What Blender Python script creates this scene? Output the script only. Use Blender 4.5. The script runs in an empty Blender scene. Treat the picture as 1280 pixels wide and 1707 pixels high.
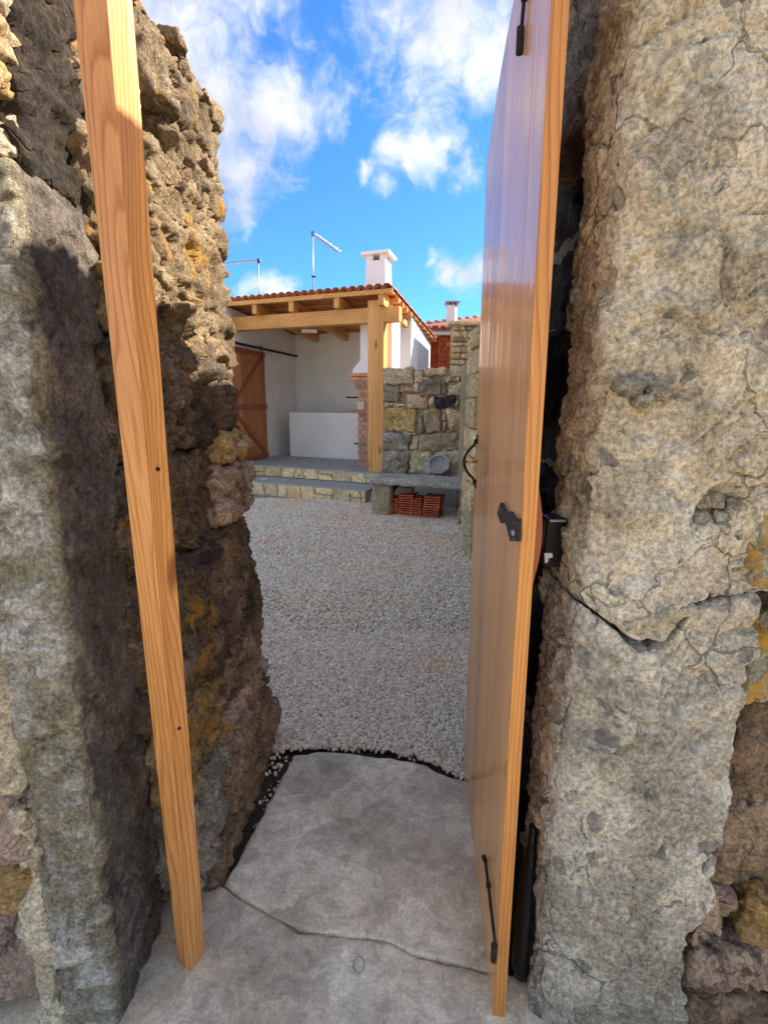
import bpy, math, random
import numpy as np
from mathutils import Matrix, Vector
random.seed(7); rng = np.random.default_rng(7)
SC = bpy.context.scene; COL = SC.collection
R_ = math.radians

# ------------------------------------------------------------------ camera
EYE = 1.42; PITCH = 12.0; ROLL = 0.5; FPX = 850.0
cam_d = bpy.data.cameras.new('camera'); cam = bpy.data.objects.new('camera', cam_d); COL.objects.link(cam)
cam.matrix_world = Matrix.Translation((0, 0, EYE)) @ Matrix.Rotation(R_(90-PITCH), 4, 'X') @ Matrix.Rotation(R_(ROLL), 4, 'Z')
cam_d.sensor_fit = 'VERTICAL'; cam_d.sensor_height = 36.0; cam_d.lens = 36.0*FPX/1707.0
cam_d.clip_start = 0.02; cam_d.clip_end = 2000
SC.camera = cam
SC.render.resolution_x = 767; SC.render.resolution_y = 1024
# ------------------------------------------------------------------ sun, sky, exposure
SUN_AZ = (0.925, 0.38); SUN_EL = 38.0          # horizontal direction towards the sun
sl = bpy.data.lights.new('sun', 'SUN'); sl.energy = 3.4; sl.angle = R_(0.53); sl.color = (1.0, 0.93, 0.83)
so = bpy.data.objects.new('sun', sl); COL.objects.link(so)
sd = Vector((SUN_AZ[0]*math.cos(R_(SUN_EL)), SUN_AZ[1]*math.cos(R_(SUN_EL)), math.sin(R_(SUN_EL)))).normalized()
so.rotation_euler = sd.to_track_quat('Z', 'Y').to_euler()
SC.view_settings.view_transform = 'Standard'; SC.view_settings.look = 'None'
SC.view_settings.exposure = 2.1; SC.view_settings.gamma = 1.0; SC.view_settings.use_curve_mapping = False
SKY_STRENGTH = 0.105

MW = np.array(cam.matrix_world)
def ray(px, py):
    d = MW[:3, :3] @ np.array([(px-640)/FPX, (853.5-py)/FPX, -1.0]); return d
def at(px, py, Y=None, z=None, x=None, plane=None):
    """photograph pixel -> world point at a depth Y, a height z, a side x, or on a vertical plane (point, direction)"""
    d = ray(px, py); o = np.array([0, 0, EYE])
    if Y is not None: t = Y/d[1]
    elif z is not None: t = (z-EYE)/d[2]
    elif x is not None: t = x/d[0]
    else:
        p, e = plane; n = np.array([-e[1], e[0]]); t = (n @ np.array(p[:2]))/(n @ d[:2])
    return o + d*t

# ------------------------------------------------------------------ node helper
class N:
    def __init__(s, mat):
        s.t = mat.node_tree; s.n = s.t.nodes; s.l = s.t.links
    def new(s, typ, **k):
        nd = s.n.new(typ)
        for a, b in k.items(): setattr(nd, a, b)
        return nd
    def put(s, sock, v):
        if v is None: return
        if isinstance(v, bpy.types.NodeSocket): s.l.new(v, sock)
        else:
            if isinstance(v, (tuple, list)) and len(v) == 3 and sock.type == 'RGBA': v = (*v, 1)
            sock.default_value = v
    def math(s, op, a, b=None, c=None, clamp=False):
        nd = s.new('ShaderNodeMath', operation=op); nd.use_clamp = clamp
        s.put(nd.inputs[0], a); s.put(nd.inputs[1], b); s.put(nd.inputs[2], c); return nd.outputs[0]
    def vmath(s, op, a, b=None, sc=None):
        nd = s.new('ShaderNodeVectorMath', operation=op)
        s.put(nd.inputs[0], a); s.put(nd.inputs[1], b)
        if sc is not None: s.put(nd.inputs['Scale'], sc)
        return nd.outputs['Value' if op in ('DISTANCE', 'DOT_PRODUCT', 'LENGTH') else 'Vector']
    def noise(s, v, scale, detail=4, rough=.55, dist=0, out=0):
        nd = s.new('ShaderNodeTexNoise'); s.put(nd.inputs['Vector'], v); s.put(nd.inputs['Scale'], scale)
        nd.inputs['Detail'].default_value = detail; nd.inputs['Roughness'].default_value = rough; nd.inputs['Distortion'].default_value = dist
        return nd.outputs[out]
    def voro(s, v, scale, feature='F1', out='Distance', rand=1):
        nd = s.new('ShaderNodeTexVoronoi', feature=feature); s.put(nd.inputs['Vector'], v); s.put(nd.inputs['Scale'], scale)
        nd.inputs['Randomness'].default_value = rand
        return nd.outputs[out]
    def ramp(s, f, stops, interp='LINEAR'):
        nd = s.new('ShaderNodeValToRGB'); cr = nd.color_ramp; cr.interpolation = interp
        while len(cr.elements) < len(stops): cr.elements.new(0.5)
        for e, (p, c) in zip(cr.elements, stops):
            e.position = p; e.color = (*c, 1) if not isinstance(c, (int, float)) else (c, c, c, 1)
        s.put(nd.inputs[0], f); return nd.outputs[0]
    def step(s, f, a, b):
        nd = s.new('ShaderNodeMapRange', interpolation_type='SMOOTHSTEP')
        s.put(nd.inputs[0], f); s.put(nd.inputs[1], a); s.put(nd.inputs[2], b); return nd.outputs[0]
    def mix(s, f, a, b, blend='MIX'):
        nd = s.new('ShaderNodeMix', data_type='RGBA', blend_type=blend)
        s.put(nd.inputs[0], f); s.put(nd.inputs[6], a); s.put(nd.inputs[7], b); return nd.outputs[2]
    def map(s, v, scale=(1, 1, 1), rot=(0, 0, 0), loc=(0, 0, 0)):
        nd = s.new('ShaderNodeMapping'); s.put(nd.inputs[0], v)
        nd.inputs['Scale'].default_value = scale; nd.inputs['Rotation'].default_value = rot; s.put(nd.inputs['Location'], loc); return nd.outputs[0]
    def sep(s, v):
        nd = s.new('ShaderNodeSeparateXYZ'); s.put(nd.inputs[0], v); return nd.outputs
    def bump(s, h, strength, dist, nrm=None):
        nd = s.new('ShaderNodeBump'); s.put(nd.inputs['Height'], h); nd.inputs['Strength'].default_value = strength
        nd.inputs['Distance'].default_value = dist; s.put(nd.inputs['Normal'], nrm); return nd.outputs[0]
    def objco(s, jitter=True):
        o = s.new('ShaderNodeTexCoord').outputs['Object']
        if not jitter: return o
        r = s.new('ShaderNodeObjectInfo').outputs['Random']
        return s.vmath('ADD', o, s.vmath('SCALE', (17.3, 9.1, 5.7), sc=r))
    def rand(s): return s.new('ShaderNodeObjectInfo').outputs['Random']
    def wpos(s): return s.new('ShaderNodeNewGeometry').outputs['Position']

def mat(name, rough=.8, spec=.3):
    m = bpy.data.materials.new(name); m.use_nodes = True; k = N(m)
    b = k.n['Principled BSDF']; b.inputs['Roughness'].default_value = rough
    b.inputs['Specular IOR Level'].default_value = spec
    return m, k, b

TINT = (1.42, 1.30, 1.12)
def stone_mat(name, c1, c2, c3, lichen=None, lich_amt=.60, dark=(.03, .028, .025), dark_amt=.62, white_amt=.68, white=(.45, .44, .41),
              scale=1.0, bump=1.0, vary=.25, world=False, strata=0.0):
    m, k, b = mat(name, .88, .2)
    v = k.wpos() if world else k.objco()
    if strata: v0 = v; v = k.map(v, (1, 1, 1+strata), (.25, .1, 0))
    warp = k.vmath('ADD', v, k.vmath('SCALE', k.noise(v, 9*scale, 3, .6, out=1), sc=.09/scale))
    n1 = k.noise(warp, 4.5*scale, 9, .62)
    pm = k.math('MULTIPLY_ADD', k.step(k.noise(k.vmath('ADD', v, (7, 7, 7)), 6*scale, 5, .6), .42, .60), .6, .3)
    n2 = k.noise(warp, 42*scale, 8, .7)
    n3 = k.noise(v, 110*scale, 5, .75)
    c1, c2, c3 = [tuple(x*t for x, t in zip(c, TINT)) for c in (c1, c2, c3)]
    col = k.ramp(n1, [(.33, c1), (.5, c2), (.67, c3)])
    col = k.mix(pm, col, k.ramp(n2, [(.34, (.36, .40, .37)), (.5, (1, 1, 1)), (.66, (1.5, 1.46, 1.38))]), 'MULTIPLY')
    col = k.mix(.8, col, k.ramp(n3, [(.38, (.5, .49, .47)), (.5, (1, 1, 1)), (.62, (1.5, 1.48, 1.44))]), 'MULTIPLY')
    dk = k.step(k.noise(k.vmath('ADD', warp, (3.1, 8.2, 1.7)), 8*scale, 8, .72), dark_amt, dark_amt+.07)
    col = k.mix(k.math('MULTIPLY', dk, .75), col, dark)
    wh = k.step(k.noise(k.vmath('ADD', warp, (13.1, 2.2, 7.7)), 13*scale, 7, .72), white_amt, white_amt+.05)
    col = k.mix(k.math('MULTIPLY', wh, .8), col, white)
    sp = k.math('LESS_THAN', k.voro(warp, 75*scale), .13)
    col = k.mix(k.math('MULTIPLY', sp, .45), col, (.05, .045, .04))
    if lichen:
        li = k.step(k.noise(k.vmath('ADD', v, (5.1, 1.2, 3.3)), 5.5*scale, 9, .75), lich_amt, lich_amt+.05)
        lc = k.mix(k.noise(v, 60*scale, 4), lichen, tuple(min(1, x*1.9) for x in lichen))
        col = k.mix(k.math('MULTIPLY', li, .85), col, lc)
    if vary:
        col = k.mix(vary, col, k.ramp(k.rand(), [(0, (.55, .55, .6)), (.5, (1.1, 1, .9)), (1, (1.6, 1.45, 1.2))]), 'MULTIPLY')
    k.put(b.inputs['Base Color'], col)
    cr = k.voro(k.vmath('ADD', warp, (1, 1, 1)), 11*scale, 'DISTANCE_TO_EDGE')
    crack = k.math('MULTIPLY', k.math('SUBTRACT', 1, k.step(cr, 0, .035)), k.step(k.noise(v, 5*scale, 3), .5, .6))
    h = k.math('ADD', k.math('MULTIPLY', n2, 1.0), k.math('MULTIPLY', n3, .7))
    h = k.math('SUBTRACT', h, k.math('MULTIPLY', crack, .8))
    h = k.math('SUBTRACT', h, k.math('MULTIPLY', sp, .25))
    k.put(b.inputs['Normal'], k.bump(h, .9*bump, .016/scale))
    return m

def wood_mat(name, light, darkc, axis='Z', rough=.45, coat=0, ring=14, knots=True, off=(.11, .07, 0), mscale=1.0, vary=.2, wob=.09):
    """growth rings about a far-off axis give straight and cathedral grain on different faces"""
    m, k, b = mat(name, rough, .35)
    v = k.objco()
    if axis == 'X': v = k.map(v, rot=(0, R_(90), 0))
    if axis == 'Y': v = k.map(v, rot=(R_(90), 0, 0))
    lowz = k.map(v, (6*mscale, 6*mscale, .9*mscale))
    d = k.vmath('SCALE', k.vmath('SUBTRACT', k.noise(lowz, 1.0, 2, .5, out=1), (.5, .5, .5)), sc=wob/mscale)
    vv = k.vmath('ADD', k.vmath('ADD', v, d), off)
    sx = k.sep(vv)
    rad = k.math('SQRT', k.math('ADD', k.math('MULTIPLY', sx[0], sx[0]), k.math('MULTIPLY', sx[1], sx[1])))
    f = k.math('FRACT', k.math('MULTIPLY', rad, ring*10*mscale))
    ringc = k.ramp(f, [(0, light), (.55, tuple(a*.75+b_*.25 for a, b_ in zip(light, darkc))), (.86, darkc), (1, light)])
    fib = k.noise(k.map(v, (220*mscale, 220*mscale, 6*mscale)), 1.0, 3, .6)
    broad = k.noise(k.map(v, (9*mscale, 9*mscale, .8*mscale)), 1.0, 3)
    col = k.mix(.55, ringc, k.ramp(fib, [(.3, (.72, .68, .62)), (.7, (1.15, 1.15, 1.15))]), 'MULTIPLY')
    col = k.mix(.6, col, k.ramp(broad, [(.3, (.72, .62, .52)), (.55, (1, 1, 1)), (.75, (1.2, 1.2, 1.15))]), 'MULTIPLY')
    if knots:
        kn = k.voro(k.map(v, (7*mscale, 7*mscale, 2.6*mscale)), 1.0)
        kk = k.math('SUBTRACT', 1, k.step(kn, .05, .16))
        col = k.mix(k.math('MULTIPLY', kk, .8), col, tuple(x*.35 for x in darkc))
    if vary: col = k.mix(vary, col, k.ramp(k.rand(), [(0, (.6, .55, .5)), (1, (1.35, 1.3, 1.25))]), 'MULTIPLY')
    k.put(b.inputs['Base Color'], col)
    k.put(b.inputs['Roughness'], k.math('ADD', rough-.06, k.math('MULTIPLY', fib, .12)))
    if coat:
        b.inputs['Coat Weight'].default_value = coat; b.inputs['Coat Roughness'].default_value = .1
        k.put(b.inputs['Coat Normal'], k.bump(k.noise(k.map(v, (16, 16, 2.5)), 1.0, 2), .25, .01))
    k.put(b.inputs['Normal'], k.bump(fib, .25, .0015))
    return m

def plain_mat(name, c, rough=.6, metal=0, var=.15, scale=8, bump=.3, bdist=.004, vary=0):
    m, k, b = mat(name, rough, .3)
    v = k.objco(); n = k.noise(v, scale, 6, .65)
    lo = tuple(x*(1-var*1.6) for x in c); hi = tuple(x*(1+var) for x in c)
    col = k.ramp(n, [(.3, lo), (.7, hi)])
    if vary: col = k.mix(vary, col, k.ramp(k.rand(), [(0, (.5, .5, .5)), (1, (1.5, 1.4, 1.3))]), 'MULTIPLY')
    k.put(b.inputs['Base Color'], col); b.inputs['Metallic'].default_value = metal
    k.put(b.inputs['Normal'], k.bump(k.noise(v, scale*8, 4, .6), bump, bdist))
    return m

M = {}
M['jamb'] = None
M['warm'] = stone_mat('warm_tan_stone', (.22, .17, .11), (.33, .27, .18), (.42, .36, .26), (.33, .19, .05), .64, dark_amt=.64)
M['ochre'] = stone_mat('ochre_stone', (.20, .14, .07), (.33, .24, .12), (.44, .34, .2), (.42, .22, .03), .56, dark_amt=.6)
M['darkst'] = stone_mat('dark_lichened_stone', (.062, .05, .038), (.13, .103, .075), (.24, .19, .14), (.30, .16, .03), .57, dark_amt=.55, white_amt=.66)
M['brownst'] = stone_mat('brown_stone', (.12, .09, .065), (.225, .17, .125), (.33, .26, .195), (.28, .17, .05), .66, dark_amt=.6, white_amt=.7)
M['pinkst'] = stone_mat('pink_grey_stone', (.20, .15, .13), (.34, .27, .23), (.43, .36, .31), None, dark_amt=.56, dark=(.06, .045, .04))
M['greyst'] = stone_mat('grey_stone', (.22, .21, .18), (.32, .305, .265), (.40, .385, .34), (.36, .24, .05), .68, dark_amt=.66)
M['lichst'] = stone_mat('orange_lichen_stone', (.25, .26, .21), (.33, .33, .27), (.4, .4, .32), (.5, .24, .01), .48, dark_amt=.66)
M['palest'] = stone_mat('pale_stone', (.36, .33, .26), (.46, .43, .36), (.56, .53, .46), (.4, .27, .1), .66, dark_amt=.68)
M['shade_brown'] = stone_mat('shade_toned_brown_stone', (.018, .014, .011), (.04, .031, .024), (.075, .058, .044), None, dark_amt=.55, white_amt=.72, white=(.2, .18, .15), vary=0)  # dark brown stone; shade of the jamb top and door gap is in its colour
M['rtan'] = stone_mat('reveal_tan_stone', (.10, .077, .05), (.17, .135, .09), (.24, .20, .14), (.28, .15, .03), .555, dark_amt=.58, dark=(.03, .024, .018))
M['mortar'] = stone_mat('earth_mortar', (.16, .12, .08), (.24, .185, .125), (.31, .25, .17), None, bump=1.3, vary=0)
M['slab'] = None

# ------------------------------------------------------------------ numpy noise
_perm = rng.permutation(256); _perm = np.concatenate([_perm, _perm, _perm])
_grad = rng.normal(size=(256, 3)); _grad /= np.linalg.norm(_grad, axis=1)[:, None]
def perlin(p):
    i = np.floor(p).astype(int); f = p-i; i &= 255
    u = f*f*f*(f*(f*6-15)+10); out = 0
    for dx in (0, 1):
        for dy in (0, 1):
            for dz in (0, 1):
                h = _perm[_perm[_perm[(i[:, 0]+dx) & 255]+((i[:, 1]+dy) & 255)]+((i[:, 2]+dz) & 255)]
                g = _grad[h]; w = np.where(dx, u[:, 0], 1-u[:, 0])*np.where(dy, u[:, 1], 1-u[:, 1])*np.where(dz, u[:, 2], 1-u[:, 2])
                out = out+w*((f[:, 0]-dx)*g[:, 0]+(f[:, 1]-dy)*g[:, 1]+(f[:, 2]-dz)*g[:, 2])
    return out*1.6
def fbm(p, o=5, g=.5):
    a = 1; s = 0
    for _ in range(o): s = s+a*perlin(p); p = p*2.03+11.7; a *= g
    return s
def facets(p, seed=0):
    """broken planes: each Voronoi cell is a flat facet with its own tilt and level; returns level and distance to the cell wall"""
    i = np.floor(p).astype(int); best = np.full(len(p), 9.); b2 = np.full(len(p), 9.)
    val = np.zeros(len(p))
    for dx in (-1, 0, 1):
        for dy in (-1, 0, 1):
            for dz in (-1, 0, 1):
                c = i+(dx, dy, dz); h = _perm[(_perm[(_perm[(c[:, 0]+seed) & 255]+c[:, 1]) & 255]+c[:, 2]) & 255]
                q = c+.5+_grad[h]*.45; d = p-q; dd = np.sqrt((d*d).sum(1))
                v = (_grad[(h*7+3) & 255, 0])*.6+(_grad[(h*5+1) & 255]*d).sum(1)*1.2
                m = dd < best; b2 = np.where(m, best, np.minimum(b2, dd)); val = np.where(m, v, val); best = np.where(m, dd, best)
    return val, b2-best

# ------------------------------------------------------------------ mesh helpers
def tag(o, label=None, cat=None, group=None, kind=None):
    for a, b in (('label', label), ('category', cat), ('group', group), ('kind', kind)):
        if b: o[a] = b
    return o
def empty(name, loc, label, cat, group=None):
    o = bpy.data.objects.new(name, None); COL.objects.link(o); o.location = Vector([float(x) for x in loc]); o.empty_display_size = .1
    return tag(o, label, cat, group)
def mesh_obj(name, verts, faces, m, parent=None, smooth=False, label=None, origin=None):
    """verts are world coordinates; the object keeps its origin at the parent's base or at its own bottom centre"""
    V = np.asarray(verts, float)
    own = np.array([(V[:, 0].min()+V[:, 0].max())/2, (V[:, 1].min()+V[:, 1].max())/2, V[:, 2].min()]) if origin is None else np.array(origin)
    me = bpy.data.meshes.new(name)
    if isinstance(faces, np.ndarray):
        nf, k = faces.shape
        me.vertices.add(len(V)); me.vertices.foreach_set('co', (V-own).astype(np.float32).ravel())
        me.loops.add(nf*k); me.loops.foreach_set('vertex_index', faces.astype(np.int32).ravel())
        me.polygons.add(nf); me.polygons.foreach_set('loop_start', np.arange(0, nf*k, k, dtype=np.int32))
        me.update(calc_edges=True); me.validate()
    else:
        me.from_pydata([tuple(v) for v in (V-own)], [], faces)
    if smooth: me.polygons.foreach_set('use_smooth', np.ones(len(me.polygons), bool))
    me.materials.append(m)
    o = bpy.data.objects.new(name, me); COL.objects.link(o)
    WPOS[o.name] = own
    if parent is not None:
        o.parent = parent; o.location = Vector(own-wpos_of(parent))
    else: o.location = Vector(own)
    if label: o['label'] = label
    return o
WPOS = {}
def wpos_of(o):
    if o.name in WPOS: return WPOS[o.name]
    return np.array(o.location)
def box_v(c0, c1):
    x0, y0, z0 = c0; x1, y1, z1 = c1
    return [(x0, y0, z0), (x1, y0, z0), (x1, y1, z0), (x0, y1, z0), (x0, y0, z1), (x1, y0, z1), (x1, y1, z1), (x0, y1, z1)]
BF = [(0, 3, 2, 1), (4, 5, 6, 7), (0, 1, 5, 4), (1, 2, 6, 5), (2, 3, 7, 6), (3, 0, 4, 7)]
def hexa(name, P, m, parent=None, bevel=0, label=None):
    """8 corners: bottom loop then top loop"""
    o = mesh_obj(name, P, BF, m, parent, label=label)
    if bevel:
        b = o.modifiers.new('bevel', 'BEVEL'); b.width = bevel; b.segments = 2; b.limit_method = 'ANGLE'
    return o
def prism(name, poly, z0, z1, m, parent=None, bevel=0):
    n = len(poly); V = [(x, y, z0) for x, y in poly]+[(x, y, z1) for x, y in poly]
    F = [tuple(range(n))[::-1], tuple(range(n, 2*n))]+[(i, (i+1) % n, (i+1) % n+n, i+n) for i in range(n)]
    o = mesh_obj(name, V, F, m, parent)
    if bevel:
        b = o.modifiers.new('bevel', 'BEVEL'); b.width = bevel; b.segments = 2; b.limit_method = 'ANGLE'
    return o
def tube_vf(pts, r, seg=10, cap=True):
    P = [np.array(p, float) for p in pts]; V = []; F = []
    rs = r if isinstance(r, (list, tuple)) else [r]*len(P)
    for i, p in enumerate(P):
        t = (P[min(i+1, len(P)-1)]-P[max(i-1, 0)]); t /= np.linalg.norm(t)
        a = np.cross(t, (0, 0, 1)) if abs(t[2]) < .9 else np.cross(t, (0, 1, 0)); a /= np.linalg.norm(a); b = np.cross(t, a)
        for k in range(seg):
            an = 2*math.pi*k/seg; V.append(p+rs[i]*(math.cos(an)*a+math.sin(an)*b))
    for i in range(len(P)-1):
        for k in range(seg):
            F.append((i*seg+k, i*seg+(k+1) % seg, (i+1)*seg+(k+1) % seg, (i+1)*seg+k))
    if cap: F.append(tuple(range(seg))[::-1]); F.append(tuple(range((len(P)-1)*seg, len(P)*seg)))
    return V, F
def tube(name, pts, r, m, parent=None, seg=10):
    V, F = tube_vf(pts, r, seg); return mesh_obj(name, V, F, m, parent, smooth=True)
def join_vf(items):
    V = []; F = []
    for v, f in items:
        o = len(V); V += [tuple(x) for x in v]; F += [tuple(i+o for i in q) for q in f]
    return V, F
_lat = {}
def lattice(nx, ny, nz):
    if (nx, ny, nz) in _lat: return _lat[(nx, ny, nz)]
    quads = []
    def face(ax, side):
        n = (nx, ny, nz); a, b = [i for i in range(3) if i != ax]
        ii, jj = np.meshgrid(np.arange(n[a]), np.arange(n[b]), indexing='ij'); ii = ii.ravel(); jj = jj.ravel()
        q = np.zeros((len(ii), 4, 3), int); q[:, :, ax] = n[ax] if side else 0
        cyc = [(0, 0), (1, 0), (1, 1), (0, 1)]
        flip = (side == 1) != (ax == 1)
        if not flip: cyc = cyc[::-1]
        for c, (da, db) in enumerate(cyc): q[:, c, a] = ii+da; q[:, c, b] = jj+db
        quads.append(q)
    for ax in range(3):
        for s_ in (0, 1): face(ax, s_)
    Q = np.concatenate(quads).reshape(-1, 3)
    key = Q[:, 0]*(10**8)+Q[:, 1]*(10**4)+Q[:, 2]
    u, idx, inv = np.unique(key, return_index=True, return_inverse=True)
    C = Q[idx]/np.array([nx, ny, nz])*2-1
    _lat[(nx, ny, nz)] = (C, inv.reshape(-1, 4)); return _lat[(nx, ny, nz)]
def rock(name, c0, c1, m, parent=None, res=.02, pw=5.0, amp=.03, fac=.03, fscale=9, strata=0.0, seed=None, rot=None, label=None,
         post=None, nscale=5.0, fine=.004, maxn=400, crev=.006, ledge=0.0):
    """one stone filling the box c0..c1: rounded block, warped, broken into facets"""
    c0 = np.array(c0, float); c1 = np.array(c1, float); c = (c0+c1)/2; h = (c1-c0)/2
    n = [int(np.clip(round(2*x/res), 3, maxn)) for x in h]
    C, F = lattice(*n)
    seed = rng.integers(0, 9999) if seed is None else seed
    # p-norm rounding keeps flat faces and rounds the edges with a radius tied to the smallest side
    r = h.min()*(2.0/pw)*1.1+1e-6
    P = C*h; inner = np.clip(P, -(h-r), h-r); d = P-inner; L = np.linalg.norm(d, axis=1, keepdims=True)
    m1 = np.abs(d).max(axis=1, keepdims=True)
    Nn = d/np.maximum(L, 1e-9); P = inner+Nn*m1
    W = P+c
    s = np.array([seed*.37, seed*.11, seed*.73])
    warp = np.stack([fbm(W*nscale+s+k*31, 3) for k in range(3)], 1)*.05
    q = W+warp
    sc = np.array([1, 1, 1+strata])
    disp = amp*fbm(q*nscale*.8*sc+s, 5, .52)
    if fac:
        f, e = facets((q+warp*.6)*fscale*sc+s, int(seed) & 63); disp = disp+fac*(f-.35*np.clip(1-e*7, 0, 1))
        f, e = facets((q+warp)*fscale*2.7*sc+s*2, int(seed) & 31); disp = disp+fac*.38*(f-.3*np.clip(1-e*6, 0, 1))
    if fine: disp = disp+fine*fbm(W*55+s, 3, .6)
    if crev:
        w_ = q+.02*np.stack([perlin(W*22+s), perlin(W*22-s), perlin(W*22+2*s)], 1)
        for sc_, wd_, am_ in ((7.0, .045, 1.0), (15.0, .06, .6)):
            n_ = perlin(w_*sc_*sc+s*1.7); mk_ = np.clip(perlin(W*4.1+s*.3+sc_)*3+.35, 0, 1)
            disp = disp-crev*am_*mk_*np.exp(-(n_/wd_)**2)
    if ledge:
        l_ = perlin((q+.3*warp)*np.array([4, 4, 26])+s); l2 = perlin((q+.3*warp)*np.array([9, 9, 55])-s)
        disp = disp+ledge*np.tanh(4*l_)+ledge*.45*np.tanh(4*l2)
    W = W+Nn*disp[:, None]
    if post: W = post(W, Nn)
    if rot:
        Rm = np.array(Matrix.Rotation(rot[0], 3, 'X') @ Matrix.Rotation(rot[1], 3, 'Y') @ Matrix.Rotation(rot[2], 3, 'Z')); W = (W-c) @ Rm.T+c
    return mesh_obj(name, W, F, m, parent, smooth=True, label=label)

# ------------------------------------------------------------------ world: sky with broken clouds (by direction)
world = bpy.data.worlds.new('World'); SC.world = world; world.use_nodes = True
k = N(world); k.n.clear()
sky = k.new('ShaderNodeTexSky', sky_type='NISHITA'); sky.sun_disc = False
sky.sun_elevation = R_(SUN_EL); sky.sun_rotation = math.atan2(SUN_AZ[0], SUN_AZ[1]); sky.air_density = 1.0; sky.dust_density = .3; sky.ozone_density = 2.5
gen = k.new('ShaderNodeTexCoord').outputs['Generated']
dirn = k.vmath('NORMALIZE', gen)
skyc = k.mix(1.0, sky.outputs[0], (.19, .40, .62), 'MULTIPLY')
wd = k.vmath('ADD', dirn, k.vmath('SCALE', k.vmath('SUBTRACT', k.noise(dirn, 3.2, 5, .6, out=1), (.5, .5, .5)), sc=.22))
blobs = [(270, -60, 190), (300, 70, 185), (350, 180, 135), (455, 205, 100), (505, 225, 50), (385, 290, 80), (400, 340, 40), (250, 220, 150), (150, 60, 180),
         (660, -10, 70), (700, 60, 95), (770, 40, 110), (840, 70, 80), (700, 160, 80), (735, 225, 66), (680, 250, 60), (655, 300, 38),
         (620, 285, 26), (800, 285, 44), (745, 450, 42), (782, 470, 46), (722, 425, 18), (812, 455, 30),
         (438, 484, 40), (480, 490, 34), (410, 490, 26), (900, 120, 60)]
wb = [(d, r/850*1.0) for d, r in [(ray(a, b_), c) for a, b_, c in blobs]]
wb += [(np.array(v, float), r) for v, r in [((.2, -1, .5), .75), ((-.5, -1, .9), .7), ((.5, -.7, 1.6), .7), ((-1, -.1, 1.2), .65), ((.9, -.8, .5), .65), ((-.9, -.9, .3), .55), ((.4, .0, 1.6), .35), ((-.2, .1, 1.6), .3), ((.1, -1, .15), .5), ((1, -.2, 1), .4), ((0, .3, 1), .42), ((-.4, -.4, 1), .5), ((.1, -.5, .9), .5)]]  # here and below: out-of-view clouds, enlarged to add neutral fill light
wb += [(np.array(v, float), r) for v, r in [((-1, .2, .6), .5), ((-.7, -.6, .5), .4), ((.3, -.9, .7), .45), ((.9, -.2, .5), .35), ((1, .5, .25), .25), ((-.2, -.3, 1.2), .4), ((-1, .6, .15), .22), ((.6, .9, .9), .2)]]
cur = None
for d, r in wb:
    d = d/np.linalg.norm(d)
    v = k.math('MULTIPLY_ADD', k.vmath('DISTANCE', wd, tuple(d)), -1.0/r, 1.0)
    cur = v if cur is None else k.math('SMOOTH_MAX', cur, v, .25)
fb = k.noise(k.vmath('ADD', dirn, k.vmath('SCALE', k.noise(dirn, 7, 4, .6, out=1), sc=.12)), 8.5, 10, .62)
dens = k.math('ADD', cur, k.math('MULTIPLY', k.math('SUBTRACT', fb, .5), 3.0))
den = k.step(dens, .08, 1.15)
shade = k.noise(k.vmath('ADD', dirn, (.04, 0, .06)), 5.0, 6, .55)
cc = k.mix(k.step(shade, .34, .62), (1.7, 1.78, 1.98), (2.85, 2.78, 2.68))
thick = k.step(dens, .7, 1.6)
cc = k.mix(k.math('MULTIPLY', thick, .45), cc, (2.3, 2.33, 2.4))
bgc = k.mix(k.math('MULTIPLY', den, .93), skyc, cc)
bg = k.new('ShaderNodeBackground'); k.put(bg.inputs[0], bgc); bg.inputs[1].default_value = SKY_STRENGTH
wo = k.new('ShaderNodeOutputWorld'); k.l.new(bg.outputs[0], wo.inputs[0])

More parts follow.
